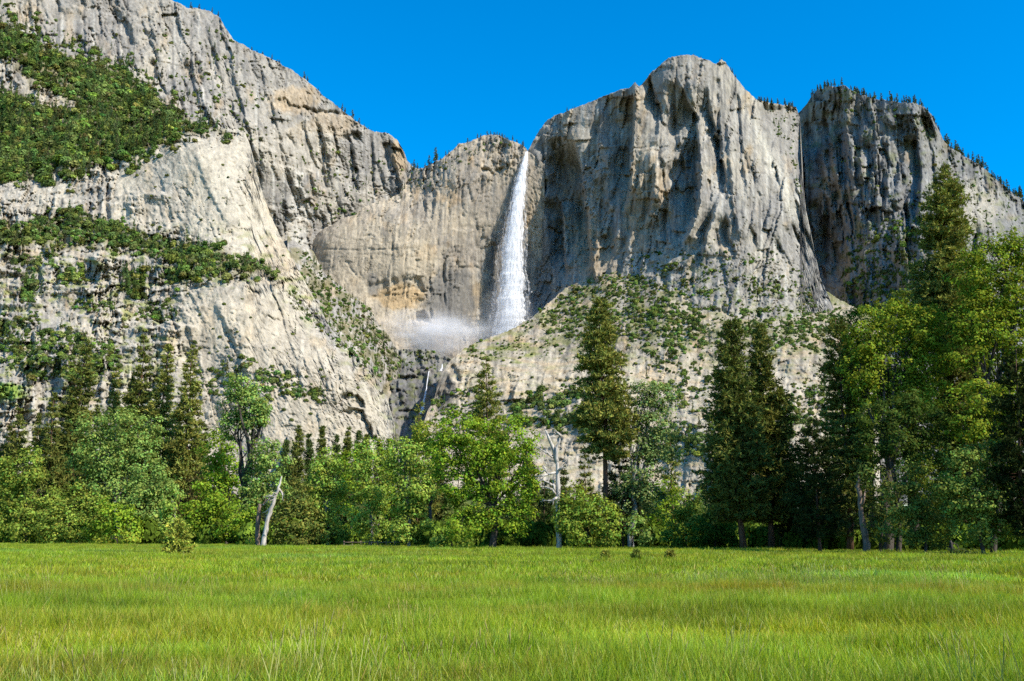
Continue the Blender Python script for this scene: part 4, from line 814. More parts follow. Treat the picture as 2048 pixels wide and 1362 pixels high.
# ------------------------------------------------------------------ rail fence and parked cars far behind the meadow
M_RAIL = make_bark('fence_wood', (0.09, 0.06, 0.045), (0.22, 0.16, 0.12), (0.8, 4, 4))
fx0, fx1, FY = ray(688, 1085, 152)[0], ray(806, 1085, 152)[0], 152
root = tag(obj('rail_fence', None), 'low brown wooden rail fence under the aspens', 'fence'); root.location = (fx0, FY, 0)
npost = 8
for i in range(npost):
    mb = MB(); x = (fx1 - fx0) * i / (npost - 1); mb.tube([(x, 0, -.2), (x + .02, 0, .6), (x, 0, 1.15)], [.09, .085, .08], 6); obj('post', mb.mesh('post'), M_RAIL, root)
    if i < npost - 1:
        for z in (0.5, 0.95):
            mb = MB(); x2 = (fx1 - fx0) * (i + 1) / (npost - 1); mb.tube([(x - .1, -.1, z), ((x + x2) / 2, -.1, z - .03), (x2 + .1, -.1, z + .02)], [.06, .065, .06], 5); obj('rail', mb.mesh('rail'), M_RAIL, root)
M_CARW = make_plain('car_paint', (0.75, 0.76, 0.78), 0.25); M_GLASS = make_plain('car_glass', (0.02, 0.025, 0.03), 0.08); M_TYRE = make_plain('tyre', (0.02, 0.02, 0.02), 0.8)
def car(px_, Y, label):
    b = ray(px_, 1085, Y); root = tag(obj('parked_car', None), label, 'car', 'white cars parked behind the trees'); root.location = (b[0], Y, 0)
    prof = [(-2.2, .45), (-2.25, .75), (-2.1, .95), (-1.5, 1.0), (-.9, 1.42), (.6, 1.46), (1.25, 1.02), (2.05, .88), (2.2, .6), (2.15, .4)]
    mb = MB(); V = [(x, y, z) for y in (-.85, .85) for x, z in prof]; n = len(prof)
    mb.add(V, [list(range(n)), list(range(2 * n - 1, n - 1, -1))] + [[i, i + n, (i + 1) % n + n, (i + 1) % n] for i in range(n)]); obj('body', mb.mesh('body'), M_CARW, root)
    for q in ([(-1.25, 1.03), (-.8, 1.36), (-.15, 1.38), (-.15, 1.02)], [(-.05, 1.02), (-.05, 1.38), (.55, 1.38), (1.05, 1.03)]):
        mb = MB(); mb.add([(x, -.856, z) for x, z in q] + [(x, -.83, z) for x, z in q], [[0, 1, 2, 3], [7, 6, 5, 4]]); obj('window', mb.mesh('window'), M_GLASS, root)
    for x in (-1.4, 1.35):
        for y in (-.87, .70):
            mb = MB(); mb.tube([(x, y, .33), (x, y + .17, .33)], [.33, .33], 14); obj('wheel', mb.mesh('wheel'), M_TYRE, root)
car(1268, 175, 'white parked car glimpsed below the silvery cottonwood'); car(1503, 180, 'white parked car glimpsed right of the twin pine trunk')

# ------------------------------------------------------------------ shrubs, thickets and skyline pines on the cliffs
def bush_mesh(name, seed, conif=False, tone=(0.075, 0.095, 0.022), nleaf=230):
    rs = np.random.RandomState(seed)
    if conif:
        mb, V, c = conifer_geo(2.6, 0.5, rs, 0.016, base=.04, prof=.8, tier=11, nb=3, gapf=.1, col=tone, tuft=17, spk=4, irregular=.3, tw=.5)
        return new_mesh(name, V, np.arange(len(V)), np.full(len(V) // 3, 3), c)
    lobes = [((rs.uniform(-.3, .3), rs.uniform(-.3, .3), rs.uniform(.25, .5)), rs.uniform(.4, .6)) for _ in range(4)]
    C = []; Nn = []
    for c, r in lobes:
        d = rvec(nleaf // 4, rs); d[:, 2] = np.where(d[:, 2] < -.4, -d[:, 2], d[:, 2]); C.append(np.array(c) + d * r * rs.uniform(.8, 1.05, (len(d), 1))); Nn.append(d + rvec(len(d), rs) * .6)
    C = np.concatenate(C); Nn = np.concatenate(Nn); Nn /= np.linalg.norm(Nn, axis=1, keepdims=True)
    V, Fc = leaf_quads(C, Nn, .30 * rs.uniform(.7, 1.3, len(C)), rs, .8)
    cc = np.array(tone) * np.clip(1 + .25 * rs.normal(size=(len(C), 1)), .4, 1.7)
    return new_mesh(name, V, Fc, np.full(len(Fc), 4), np.repeat(cc, 4, 0))
BUSH = [bush_mesh('bush', 500 + i, tone=t) for i, t in enumerate([(0.13, 0.155, 0.04), (0.11, 0.14, 0.04), (0.155, 0.175, 0.042), (0.10, 0.125, 0.036)])]
CONI = [bush_mesh('small_conifer', 510 + i, True, t) for i, t in enumerate([(0.08, 0.10, 0.035), (0.09, 0.11, 0.032), (0.07, 0.09, 0.034)])]
def inst_group(name, protos, mat):
    """geometry nodes: instance protos on the points of the object, read from attributes"""
    ng = bpy.data.node_groups.new(name, 'GeometryNodeTree')
    ng.interface.new_socket('Geometry', in_out='INPUT', socket_type='NodeSocketGeometry'); ng.interface.new_socket('Geometry', in_out='OUTPUT', socket_type='NodeSocketGeometry')
    gi = ng.nodes.new('NodeGroupInput'); go = ng.nodes.new('NodeGroupOutput'); jn = ng.nodes.new('GeometryNodeJoinGeometry')
    def attr(nm, ty):
        a = ng.nodes.new('GeometryNodeInputNamedAttribute'); a.data_type = ty; a.inputs['Name'].default_value = nm; return a.outputs['Attribute']
    sc_, ro, pid = attr('scl', 'FLOAT_VECTOR'), attr('rot', 'FLOAT_VECTOR'), attr('pid', 'INT')
    er = ng.nodes.new('FunctionNodeEulerToRotation'); ng.links.new(ro, er.inputs[0])
    for i, po in enumerate(protos):
        oi = ng.nodes.new('GeometryNodeObjectInfo'); oi.inputs['Object'].default_value = po; oi.inputs['As Instance'].default_value = True
        cmp_ = ng.nodes.new('FunctionNodeCompare'); cmp_.data_type = 'INT'; cmp_.operation = 'EQUAL'; ng.links.new(pid, cmp_.inputs[2]); cmp_.inputs[3].default_value = i
        ip = ng.nodes.new('GeometryNodeInstanceOnPoints')
        ng.links.new(gi.outputs[0], ip.inputs['Points']); ng.links.new(cmp_.outputs[0], ip.inputs['Selection']); ng.links.new(oi.outputs['Geometry'], ip.inputs['Instance'])
        ng.links.new(er.outputs[0], ip.inputs['Rotation']); ng.links.new(sc_, ip.inputs['Scale']); ng.links.new(ip.outputs[0], jn.inputs[0])
    ng.links.new(jn.outputs[0], go.inputs[0]); return ng
def scatter(name, P, scl, rot, pid, tint, protos, kind='stuff', label=None, cat=None):
    me = bpy.data.meshes.new(name); n = len(P); me.vertices.add(n); me.vertices.foreach_set('co', np.ascontiguousarray(P, np.float32).ravel())
    for nm, ty, key, dat in (('scl', 'FLOAT_VECTOR', 'vector', scl), ('rot', 'FLOAT_VECTOR', 'vector', rot), ('tint', 'FLOAT_COLOR', 'color', np.concatenate([tint, np.ones((n, 1))], 1))):
        a = me.attributes.new(nm, ty, 'POINT'); a.data.foreach_set(key, np.ascontiguousarray(dat, np.float32).ravel())
    a = me.attributes.new('pid', 'INT', 'POINT'); a.data.foreach_set('value', np.ascontiguousarray(pid, np.int32))
    o = obj(name, me); md = o.modifiers.new('scatter', 'NODES'); md.node_group = inst_group(name, protos, None); tag(o, label, cat, kind=kind); return o
def proto(name, me, mat):
    me.materials.clear(); me.materials.append(mat); return bpy.data.objects.new(name, me)    # kept out of the scene: geometry only

rs = np.random.RandomState(99)
def in_poly_pts(poly, n):
    p = np.array(poly); out = []
    lo, hi = p.min(0), p.max(0)
    q = lo + rs.rand(n, 2) * (hi - lo); return q[poly_in(q[:, 0], q[:, 1], poly) > 0], (hi - lo).prod()
def zone(lay, poly, dens, smin, smax, clump=0.0, cs=30.0, conf=0.1, thr=0.0, rag=14, hole=None):
    p = np.array(poly, float); lo = p.min(0) - 22; hi = p.max(0) + 22; n = int((hi - lo).prod() * dens / 1000); q = lo + rs.rand(n, 2) * (hi - lo)
    sd = poly_in(q[:, 0], q[:, 1], poly) + rag * 1.5 * fbm(q[:, 0] / 26, q[:, 1] / 20, 3, 613) + rag * .35 * rs.normal(size=n); q = q[sd > 0]
    if clump > 0: q = q[fbm(q[:, 0] / cs, q[:, 1] / (cs * .6), 3, 611) + 0.25 * rs.normal(size=len(q)) > thr]
    if hole is not None: q = q[poly_in(q[:, 0], q[:, 1], hole) + 16 * fbm(q[:, 0] / 22, q[:, 1] / 16, 3, 617) < 0]
    P, ok = on_layer(lay, q[:, 0], q[:, 1]); P = P[ok]
    s = rs.uniform(smin, smax, len(P)) * (0.5 + 1.0 * rs.rand(len(P)) ** 2.2); c = rs.rand(len(P)) < conf
    return P, s, c, q[ok]
dense = [zone('cliff_apron_west', POLY_FOREST, 95, 6, 15, .6, 60, .32, -.36, 30, [(-40, 110), (30, 125), (70, 170), (150, 205), (165, 222), (90, 222), (30, 190), (-40, 185)]), zone('cliff_wall_west', [(-40, -10), (60, 40), (150, 80), (230, 100), (300, 150), (400, 225), (430, 255), (330, 220), (230, 140), (100, 100), (-40, 30)], 70, 5, 12, .8, 34, .35, .08, 22), zone('cliff_apron_west', POLY_LEDGE, 66, 5, 11, .6, 36, .14, -.42, 16),
         zone('gully_slope', [(600, 485), (650, 545), (740, 612), (770, 660), (800, 700), (830, 760), (700, 760), (640, 640), (600, 560)], 50, 4, 9, .6, 30, .3, -.3),
         zone('cliff_apron_east', [(1060, 650), (1130, 580), (1200, 545), (1280, 540), (1330, 600), (1420, 640), (1440, 690), (1360, 700), (1240, 680), (1150, 680)], 70, 4.5, 8, .5, 40, .06, -.25),
         zone('cliff_apron_east', [(1480, 650), (1560, 600), (1650, 600), (1680, 650), (1640, 700), (1520, 690)], 70, 4.5, 8, .5, 30, .08, -.1),
         zone('cliff_dome_east', [(1090, 640), (1200, 560), (1330, 490), (1420, 520), (1560, 500), (1620, 560), (1680, 680), (1500, 700), (1200, 700)], 120, 3, 8, 1, 34, .08, .34),
         zone('cliff_apron_east', [(1200, 600), (1340, 510), (1560, 545), (1690, 640), (1690, 690), (1400, 680)], 120, 3, 8, 1, 36, .08, .30),
         zone('cliff_dome_east', [(1520, 205), (1600, 215), (1604, 400), (1570, 300)], 40, 4, 8, .8, 20, .3, .0, 6),
         zone('cliff_buttress_east', [(1700, 480), (1780, 440), (1830, 460), (1860, 560), (1900, 700), (1660, 700), (1690, 560)], 52, 6, 11, .6, 30, .2, -.15),
         zone('cliff_buttress_east', [(1640, 185), (1700, 185), (1830, 215), (1900, 310), (2048, 410), (2048, 560), (1930, 520), (1900, 400), (1840, 280), (1720, 250)], 30, 5, 9, .8, 26, .35, .02),
         zone('cliff_buttress_east', [(1620, 200), (1700, 260), (1830, 300), (1830, 460), (1700, 480), (1640, 460)], 10, 4, 8, .8, 26, .3, .1),
         zone('cliff_wall_west', [(300, 60), (450, 40), (520, 200), (560, 420), (480, 260), (300, 170)], 20, 4, 9, .8, 30, .3, .12),
         zone('cliff_wall_west', [(600, 300), (700, 300), (800, 330), (760, 400), (640, 460), (600, 480)], 24, 4, 9, .8, 30, .3, .12),
         zone('cliff_apron_west', [(0, 640), (60, 640), (230, 690), (250, 740), (180, 760), (60, 760), (0, 720)], 60, 4, 7, .5, 40, .1, -.25),
         zone('cliff_apron_west', [(390, 740), (480, 720), (600, 760), (660, 800), (560, 800), (420, 790)], 48, 3.5, 7, .5, 30, .1, -.1),
         zone('cliff_apron_west', [(240, 545), (290, 545), (288, 598), (245, 590)], 70, 6, 10, 0, 26, .3, 0, 8), zone('cliff_apron_west', [(42, 556), (66, 556), (70, 612), (45, 605)], 80, 6, 10, 0, 26, .4, 0, 6),
         zone('cliff_apron_west', [(116, 537), (164, 540), (164, 566), (116, 566)], 60, 5, 9, 0, 26, .2, 0, 8), zone('cliff_apron_west', [(20, 520), (100, 505), (110, 525), (30, 540)], 46, 5, 9, 0, 26, .2, 0, 8), zone('cliff_apron_west', [(150, 600), (230, 610), (230, 625), (150, 618)], 60, 4, 7, 0, 26, .1, 0, 6),
         zone('cliff_apron_west', [(270, 620), (340, 600), (340, 640), (290, 640)], 60, 4, 6, 0, 26, .1),
         zone('cliff_apron_west', [(580, 590), (640, 640), (740, 725), (720, 730), (640, 660), (590, 610)], 44, 3.5, 6, .3, 26, .2, -.2),
         zone('cliff_apron_east', [(1020, 800), (1150, 770), (1200, 850), (1180, 870), (1030, 850)], 75, 5, 11, .5, 34, .05, -.05), zone('cliff_apron_east', [(1290, 690), (1420, 700), (1415, 830), (1330, 800)], 70, 4, 9, .8, 26, .1, .22), zone('cliff_apron_east', [(940, 690), (1160, 660), (1200, 690), (1000, 720), (920, 730)], 70, 3, 7, .8, 30, .05, .15), zone('cliff_apron_east', [(1300, 870), (1440, 850), (1460, 900), (1300, 920)], 60, 5, 9, .4, 30, .1, -.2),
         zone('cliff_apron_east', [(860, 800), (960, 770), (1020, 830), (1000, 880), (860, 880)], 44, 4, 7, .5, 30, .05, -.15),
         zone('cliff_apron_east', [(1550, 780), (1660, 760), (1690, 860), (1560, 880)], 50, 4, 8, .3, 30, .1, -.2),
         zone('cliff_wall_falls', [(800, 345), (850, 335), (985, 270), (1040, 290), (960, 310), (900, 340), (840, 390), (740, 412), (680, 450), (640, 470)], 40, 3.5, 7, .5, 22, .45, .0),
         zone('gorge_rock', [(690, 705), (880, 706), (860, 740), (720, 760)], 40, 3.5, 6, .6, 22, .1, .0)]
P = np.concatenate([d[0] for d in dense]); S = np.concatenate([d[1] for d in dense]); Cf = np.concatenate([d[2] for d in dense])
n = len(P); pid = np.where(Cf, 4 + rs.randint(0, 3, n), rs.randint(0, 4, n))
tv = np.clip(1 + .22 * rs.normal(size=(n, 1)), .5, 1.6) * np.array([[1, 1, 1]]) * (1 + .12 * rs.normal(size=(n, 3))) * (1 + .35 * fbm(P[:, 0] / 60, P[:, 2] / 60, 3, 620))[:, None]
scl = np.stack([S * np.where(Cf, .42, .62), S * np.where(Cf, .42, .62), S * np.where(Cf, .62, .66)], -1); P[:, 2] -= S * .12
protos = [proto('thicket_bush', m.copy(), M_SHRUBI) for m in BUSH] + [proto('thicket_conifer', m.copy(), M_SHRUBI) for m in CONI]
scatter('cliff_thicket', P, scl, np.stack([np.zeros(n), np.zeros(n), rs.rand(n) * 6.28], -1), pid, np.clip(tv * np.array([[1.0, 1.14, 1.05]]), .3, 2), protos, label='dark green chaparral covering the slopes and ledges of the cliffs', cat='thicket')
# scattered bushes that stand alone on bare rock
for m in BUSH + CONI: m.materials.clear(); m.materials.append(M_SHRUB)
def singles(lay, poly, count, smin, smax, label, group, conf=.1, cat='bush'):
    q, _ = in_poly_pts(poly, count * 14); q = q[:count * 3]
    P, ok = on_layer(lay, q[:, 0], q[:, 1]); P = P[ok][:count]
    for p in P:
        cf = rs.rand() < conf; m = (CONI if cf else BUSH)[rs.randint(3)]; s = rs.uniform(smin, smax)
        o = obj('small_pine' if cf else 'cliff_bush', m); o.location = (p[0], p[1], p[2] - .1 * s); o.scale = (s * .62 * (.6 if cf else 1), s * .62 * (.6 if cf else 1), s * (.8 if cf else .55)); o.rotation_euler = (0, 0, rs.rand() * 6.28)
        tag(o, label if not cf else label.replace('bush', 'pine'), cat if not cf else 'pine tree', group)
singles('cliff_apron_west', [(370, 570), (540, 560), (640, 650), (740, 770), (700, 850), (450, 860), (360, 700)], 46, 3.5, 6.5, 'dark round bush growing on the pale lower slab at left', 'bushes on the pale lower slab')
singles('cliff_apron_west', [(220, 330), (390, 275), (500, 300), (590, 540), (330, 470), (230, 430)], 40, 3, 6, 'small bush in a crack of the domed slab at left', 'bushes on the domed slab', conf=.2)
singles('cliff_apron_west', [(0, 480), (200, 490), (300, 560), (340, 680), (0, 640)], 40, 4.5, 8, 'bush on the stepped grey ledges at far left', 'bushes on the stepped left ledges', conf=.25)
singles('cliff_apron_east', [(900, 720), (1150, 690), (1400, 700), (1440, 860), (960, 860)], 60, 4, 8, 'round bush dotting the pale rock below the waterfall spur', 'bushes below the waterfall spur')
singles('cliff_apron_east', [(1560, 690), (1690, 690), (1690, 790), (1560, 800)], 16, 4, 7, 'bush on the pale cliff right of the twin pines', 'bushes right of the twin pines')
singles('cliff_dome_east', [(1330, 480), (1560, 480), (1640, 600), (1560, 640), (1350, 560)], 34, 3, 6, 'small bush on the broken rock at the foot of the great dome', 'bushes at the foot of the dome')
singles('cliff_wall_west', [(480, 100), (700, 240), (800, 320), (700, 400), (560, 400)], 24, 4, 8, 'bush clinging to the high left wall', 'bushes on the high left wall', conf=.3)
# skyline pines
def skyline(lay, spots, label, group):
    L = LAYERS[lay]
    for x, h in spots:
        ci = int(np.argmin(abs(L['cols'] - x))); p = L['P'][0, ci]; m = CONI[rs.randint(3)]; s = h * p[1] / F / 2.6 * rs.uniform(.9, 1.15)
        o = obj('skyline_pine', m); o.location = (p[0], p[1] + rs.uniform(0, 14), p[2] - .06 * h); o.scale = (s * rs.uniform(.8, 1.2),) * 2 + (s,); o.rotation_euler = (0, 0, rs.rand() * 6.28); tag(o, label, 'pine tree', group)
r_ = lambda a, b, n, h0, h1: [(rs.uniform(a, b), rs.uniform(h0, h1)) for _ in range(n)]
for lay, spots, label in (
    ('cliff_wall_west', r_(375, 450, 10, 8, 18), 'small dark pine on the high knob of the upper left ridge'), ('cliff_wall_west', r_(500, 560, 9, 6, 12), 'tiny pine on the smooth shoulder of the upper left ridge'), ('cliff_wall_west', [(607, 18), (614, 14)], 'pine of the little pair halfway down the upper left ridge'), ('cliff_wall_west', [(684, 16), (690, 14), (704, 20), (718, 12), (726, 10)] + r_(630, 760, 9, 5, 11), 'small pine on the lower end of the upper left ridge, toward the notch'),
    ('cliff_wall_falls', [(822, 16), (828, 22), (834, 18), (850, 14)], 'pine in the notch between the upper left ridge and the falls rim'), ('cliff_wall_falls', [(870, 32)], 'tallest pine in the skyline notch left of the waterfall'), ('cliff_wall_falls', [(857, 24), (873, 24), (862, 12), (880, 12), (890, 14), (897, 10)], 'small pine on the rising rim right of the skyline notch'), ('cliff_wall_falls', r_(905, 1048, 23, 8, 16), 'small pine on the low crest just left of the waterfall lip'),
    ('cliff_dome_east', r_(1112, 1150, 5, 5, 10), 'tiny pine on the left shoulder of the dome above the waterfall'), ('cliff_dome_east', r_(1345, 1450, 14, 5, 11), 'tiny pine on the summit knob of the great dome'), ('cliff_dome_east', r_(1462, 1520, 10, 7, 14), 'small pine on the slope right below the dome summit'), ('cliff_dome_east', r_(1520, 1600, 26, 9, 18), 'small pine on the saddle between the dome and the right buttress'),
    ('cliff_buttress_east', r_(1620, 1685, 20, 8, 18), 'dark pine on the left corner top of the right buttress'), ('cliff_buttress_east', [(1688, 24)], 'taller pine standing out on the highest point of the right buttress'), ('cliff_buttress_east', r_(1700, 1870, 46, 10, 22), 'dark pine along the nearly level top of the right buttress'), ('cliff_buttress_east', r_(1870, 2048, 52, 12, 26), 'dark pine on the skyline sloping down to the right edge')):
    skyline(lay, spots, label, {'cliff_wall_west': 'pines on the upper left skyline', 'cliff_wall_falls': 'pines on the rim left of the waterfall', 'cliff_dome_east': 'pines on top of the dome', 'cliff_buttress_east': 'pines on the right buttress skyline'}[lay])

# ------------------------------------------------------------------ wood behind the forest edge, reads as one mass
n = 1150; Yw = rs.uniform(260, 820, n); pxw = rs.uniform(-300, 2350, n); hw = rs.uniform(9, 20, n) * np.interp(Yw, [260, 820], [1, 1.6])
Pw = ray(pxw, 1070 + 0 * pxw, Yw); Pw[:, 2] = 0
wc = rs.rand(n) < .6; scw = np.where(wc[:, None], np.stack([hw * .42, hw * .42, hw / 2.6], -1), np.stack([hw * .45, hw * .45, hw * .75], -1))
scatter('background_wood', Pw, scw, np.stack([np.zeros(n), np.zeros(n), rs.rand(n) * 6.28], -1), np.where(wc, 4 + rs.randint(0, 3, n), rs.randint(0, 4, n)), np.clip(np.ones((n, 3)) * rs.uniform(.7, 1.2, (n, 1)), 0, 2), protos, label='dim wood filling the gaps behind the forest edge', cat='forest')

n = 600; pxw = rs.uniform(-200, 2260, n); Yw = np.interp(pxw, [0, 500, 1000, 1500, 1630, 2048], [205, 165, 132, 126, 108, 97]) + 5 + 50 * rs.rand(n)
hw = rs.uniform(.8, 4.8, n) * np.interp(Yw, [90, 220], [.8, 1.5]); Pw = ray(pxw, 1070 + 0 * pxw, Yw); Pw[:, 2] = -.1
scatter('understory', Pw, np.stack([hw * .6, hw * .6, hw * .8], -1), np.stack([np.zeros(n), np.zeros(n), rs.rand(n) * 6.28], -1), rs.randint(0, 4, n), np.clip(np.ones((n, 3)) * rs.uniform(.4, 1.1, (n, 1)) * np.array([[.95, 1.1, .7]]), 0, 2), [proto('undergrowth_bush', bush_mesh('undergrowth', 540 + i, tone=(0.13, 0.17, 0.03), nleaf=420), M_SHRUBI) for i in range(4)], label='low undergrowth between the trunks along the forest edge', cat='undergrowth')

# ------------------------------------------------------------------ water
def make_water(lo, hi):
    m, n_, out = mat_new('falling_water'); tc = N(n_, 'ShaderNodeTexCoord')
    k = N(n_, 'ShaderNodeMapping'); k.inputs['Scale'].default_value = (.25, .25, .03); n_.links.new(tc.outputs['Object'], k.inputs['Vector'])
    t = N(n_, 'ShaderNodeTexNoise', Scale=1.0, Detail=6.0, Roughness=.7); n_.links.new(k.outputs[0], t.inputs['Vector'])
    c = ramp(n_, t.outputs[0], [(.3, (.84, .87, .9, 1)), (.5, (.97, .97, .97, 1))])
    d = N(n_, 'ShaderNodeBsdfDiffuse'); n_.links.new(c, d.inputs['Color']); tr = N(n_, 'ShaderNodeBsdfTranslucent'); n_.links.new(c, tr.inputs['Color'])
    mx = N(n_, 'ShaderNodeMixShader', Fac=.45); n_.links.new(d.outputs[0], mx.inputs[1]); n_.links.new(tr.outputs[0], mx.inputs[2])
    k2 = N(n_, 'ShaderNodeMapping'); k2.inputs['Scale'].default_value = (.45, .45, .035); n_.links.new(tc.outputs['Object'], k2.inputs['Vector'])
    t2 = N(n_, 'ShaderNodeTexNoise', Scale=1.0, Detail=5.0, Roughness=.65); n_.links.new(k2.outputs[0], t2.inputs['Vector'])
    al = ramp(n_, t2.outputs[0], [(lo, 0.0), (hi, 1.0)]); tp = N(n_, 'ShaderNodeBsdfTransparent'); m3 = N(n_, 'ShaderNodeMixShader')
    n_.links.new(al, m3.inputs[0]); n_.links.new(tp.outputs[0], m3.inputs[1]); n_.links.new(mx.outputs[0], m3.inputs[2]); n_.links.new(m3.outputs[0], out.inputs['Surface']); return m
M_WATER = [make_water(.05, .3), make_water(.36, .62), make_water(.5, .8)]
def water_fall(name, rows, Ys, seed, depth=.55):
    """rows: (px, py, half width px); a dense core inside two ragged veils of falling water"""
    R = np.array(rows, float); ys = np.arange(R[0, 1], R[-1, 1], 1.5); nu = 29; a = np.linspace(0, 2 * math.pi, nu)[:-1]; Vs = []; Fs = []; mi = []; base = 0
    YY = np.interp(ys, [p[0] for p in Ys], [p[1] for p in Ys])
    for sh, core in enumerate((.62, .9, 1.28)):
        cx = np.interp(ys, R[:, 1], R[:, 0]) + 1.0 * fbm(ys / 22, ys * 0 + sh, 3, seed); hw = np.interp(ys, R[:, 1], R[:, 2]) * core * (1 + .16 * fbm(ys / 16, ys * 0 + 5, 3, seed + 1 + sh))
        rad = 1 + .22 * fbm(a[None] * 2.2 + ys[:, None] * 0, ys[:, None] / 34 + sh, 3, seed + 2 + sh)
        PX = cx[:, None] + hw[:, None] * np.cos(a)[None] * rad; dd = hw[:, None] * YY[:, None] / F * depth
        V = ray(PX, np.broadcast_to(ys[:, None], PX.shape), YY[:, None] - dd * np.sin(a)[None] * rad).reshape(-1, 3)
        nr, nc = len(ys), nu - 1; I = np.arange(nr * nc).reshape(nr, nc) + base; J = np.roll(I, -1, 1); fl = np.stack([I[:-1], I[1:], J[1:], J[:-1]], -1).reshape(-1, 4)
        Vs.append(V); Fs.append(fl); mi.append(np.full(len(fl), sh)); base += len(V)
    V = np.concatenate(Vs); Fc = np.concatenate(Fs); me = new_mesh(name, V, Fc, np.full(len(Fc), 4), smooth=True)
    for m in M_WATER: me.materials.append(m)
    me.polygons.foreach_set('material_index', np.concatenate(mi).astype(np.int32))
    return obj(name, me)
o = water_fall('waterfall', [(1053, 303, 3), (1051, 318, 5), (1045, 345, 9), (1039, 380, 12), (1034, 420, 15), (1029, 460, 18), (1025, 500, 22), (1024, 540, 24), (1024, 580, 27), (1022, 620, 30), (1019, 650, 32), (1012, 675, 34)], [(303, 1915), (330, 1890), (420, 1875), (680, 1855)], 5)
tag(o, 'tall white waterfall plunging down the grey cliff in the centre', 'waterfall')
o = water_fall('cascade', [(858, 742, .8), (853, 775, 1.0), (848, 800, 1.8), (843, 828, 4)], [(742, 1590), (830, 1500)], 6); tag(o, 'thin lower cascade dropping through the dark gorge', 'waterfall')
o = water_fall('cascade', [(884, 728, .8), (884, 736, 1.4), (881, 742, 3)], [(716, 1640), (746, 1600)], 7); tag(o, 'short white chute under the mist at the gorge head', 'waterfall')

# ------------------------------------------------------------------ mist: real scattering volumes
def make_mist(name, dens, sc_, lo, hi):
    m, n_, out = mat_new(name); tc = N(n_, 'ShaderNodeTexCoord')
    t = N(n_, 'ShaderNodeTexNoise', Scale=sc_, Detail=3.0, Roughness=.6); n_.links.new(tc.outputs['Object'], t.inputs['Vector'])
    ln = N(n_, 'ShaderNodeVectorMath', operation='LENGTH'); n_.links.new(tc.outputs['Object'], ln.inputs[0])
    fall = N(n_, 'ShaderNodeMapRange'); n_.links.new(ln.outputs['Value'], fall.inputs['Value']); fall.inputs['From Min'].default_value = 1.0; fall.inputs['From Max'].default_value = .25
    mr = N(n_, 'ShaderNodeMapRange'); n_.links.new(t.outputs[0], mr.inputs['Value']); mr.inputs['From Min'].default_value = lo; mr.inputs['From Max'].default_value = hi; mr.inputs['To Max'].default_value = dens
    mu = N(n_, 'ShaderNodeMath', operation='MULTIPLY'); n_.links.new(fall.outputs[0], mu.inputs[0]); n_.links.new(mr.outputs[0], mu.inputs[1])
    v = N(n_, 'ShaderNodeVolumePrincipled'); v.inputs['Color'].default_value = (.97, .98, 1, 1); v.inputs['Anisotropy'].default_value = 0.0
    n_.links.new(mu.outputs[0], v.inputs['Density']); n_.links.new(v.outputs[0], out.inputs['Volume']); return m
def mist(c_px, c_py, Y, rx, ry, rz, dens, lo=.38, hi=.62, sc_=2.2, tilt=0):
    import bmesh
    bm = bmesh.new(); bmesh.ops.create_icosphere(bm, subdivisions=3, radius=1.0); me = bpy.data.meshes.new('mist'); bm.to_mesh(me); bm.free()
    o = obj('mist', me, make_mist('mist', dens, sc_, lo, hi)); o.location = ray(c_px, c_py, Y); o.scale = (rx * Y / F, ry * Y / F, rz * Y / F); o.rotation_euler = (0, tilt, 0); tag(o, kind='stuff'); return o
tag(mist(846, 668, 1795, 165, 38, 56, 0.07, .34, .64), 'white spray drifting left from the foot of the waterfall', 'mist')
tag(mist(1012, 630, 1838, 62, 30, 78, 0.022, .34, .66), 'spray around the lower half of the waterfall', 'mist')

tag(mist(1024, 520, 1862, 36, 16, 150, 0.02, .36, .66), 'thin veil of spray along the falling water', 'mist')

# ------------------------------------------------------------------ grass
def clump_mesh(name, seed, nb, rad, h0, h1, w, lean, seedhead=0.0):
    rs = np.random.RandomState(seed); V = []; Fq = []; cnt = []; C = []; b = 0
    for i in range(nb):
        a = rs.uniform(0, 6.28); r = rad * math.sqrt(rs.rand()); x, y = r * math.cos(a), r * math.sin(a); h = rs.uniform(h0, h1); la = rs.uniform(0, 6.28); ll = lean * h * rs.rand() ** .7 + .02
        dx, dy = math.cos(la) * ll, math.sin(la) * ll; fa = rs.uniform(0, 3.14); wx, wy = math.cos(fa) * w * rs.uniform(.6, 1.3) / 2, math.sin(fa) * w / 2
        for t, ww in ((0, .8), (.4, 1), (.75, .7)):
            q = t * t; V += [(x + dx * q - wx * ww, y + dy * q - wy * ww, h * t * (1 - .12 * q)), (x + dx * q + wx * ww, y + dy * q + wy * ww, h * t * (1 - .12 * q))]
        V.append((x + dx, y + dy, h * (1 - .25 * lean * rs.rand())))
        Fq += [b, b + 1, b + 3, b + 2, b + 2, b + 3, b + 5, b + 4, b + 4, b + 5, b + 6]; cnt += [4, 4, 3]; b += 7
        k = rs.uniform(.75, 1.3); c = np.array([.25, .315, .016]) * k; u = rs.rand()
        if u < .2: c = np.array([.17, .27, .035]) * k
        elif u < .34: c = np.array([.36, .36, .06]) * k
        elif u < .34 + seedhead: c = np.array([.34, .25, .06]) * k
        C += [c] * 7
    return new_mesh(name, np.array(V), Fq, cnt, np.array(C))
NEARC = [proto('grass_tuft', clump_mesh('grass_tuft', 700 + i, 90, .34, .24, .54, .0095, .6, .07), M_GRASS) for i in range(4)]
FARC = [proto('grass_tuft', clump_mesh('grass_tuft', 720 + i, 90, .95, .25, .55, .035, .5, .10), M_GRASS) for i in range(3)]
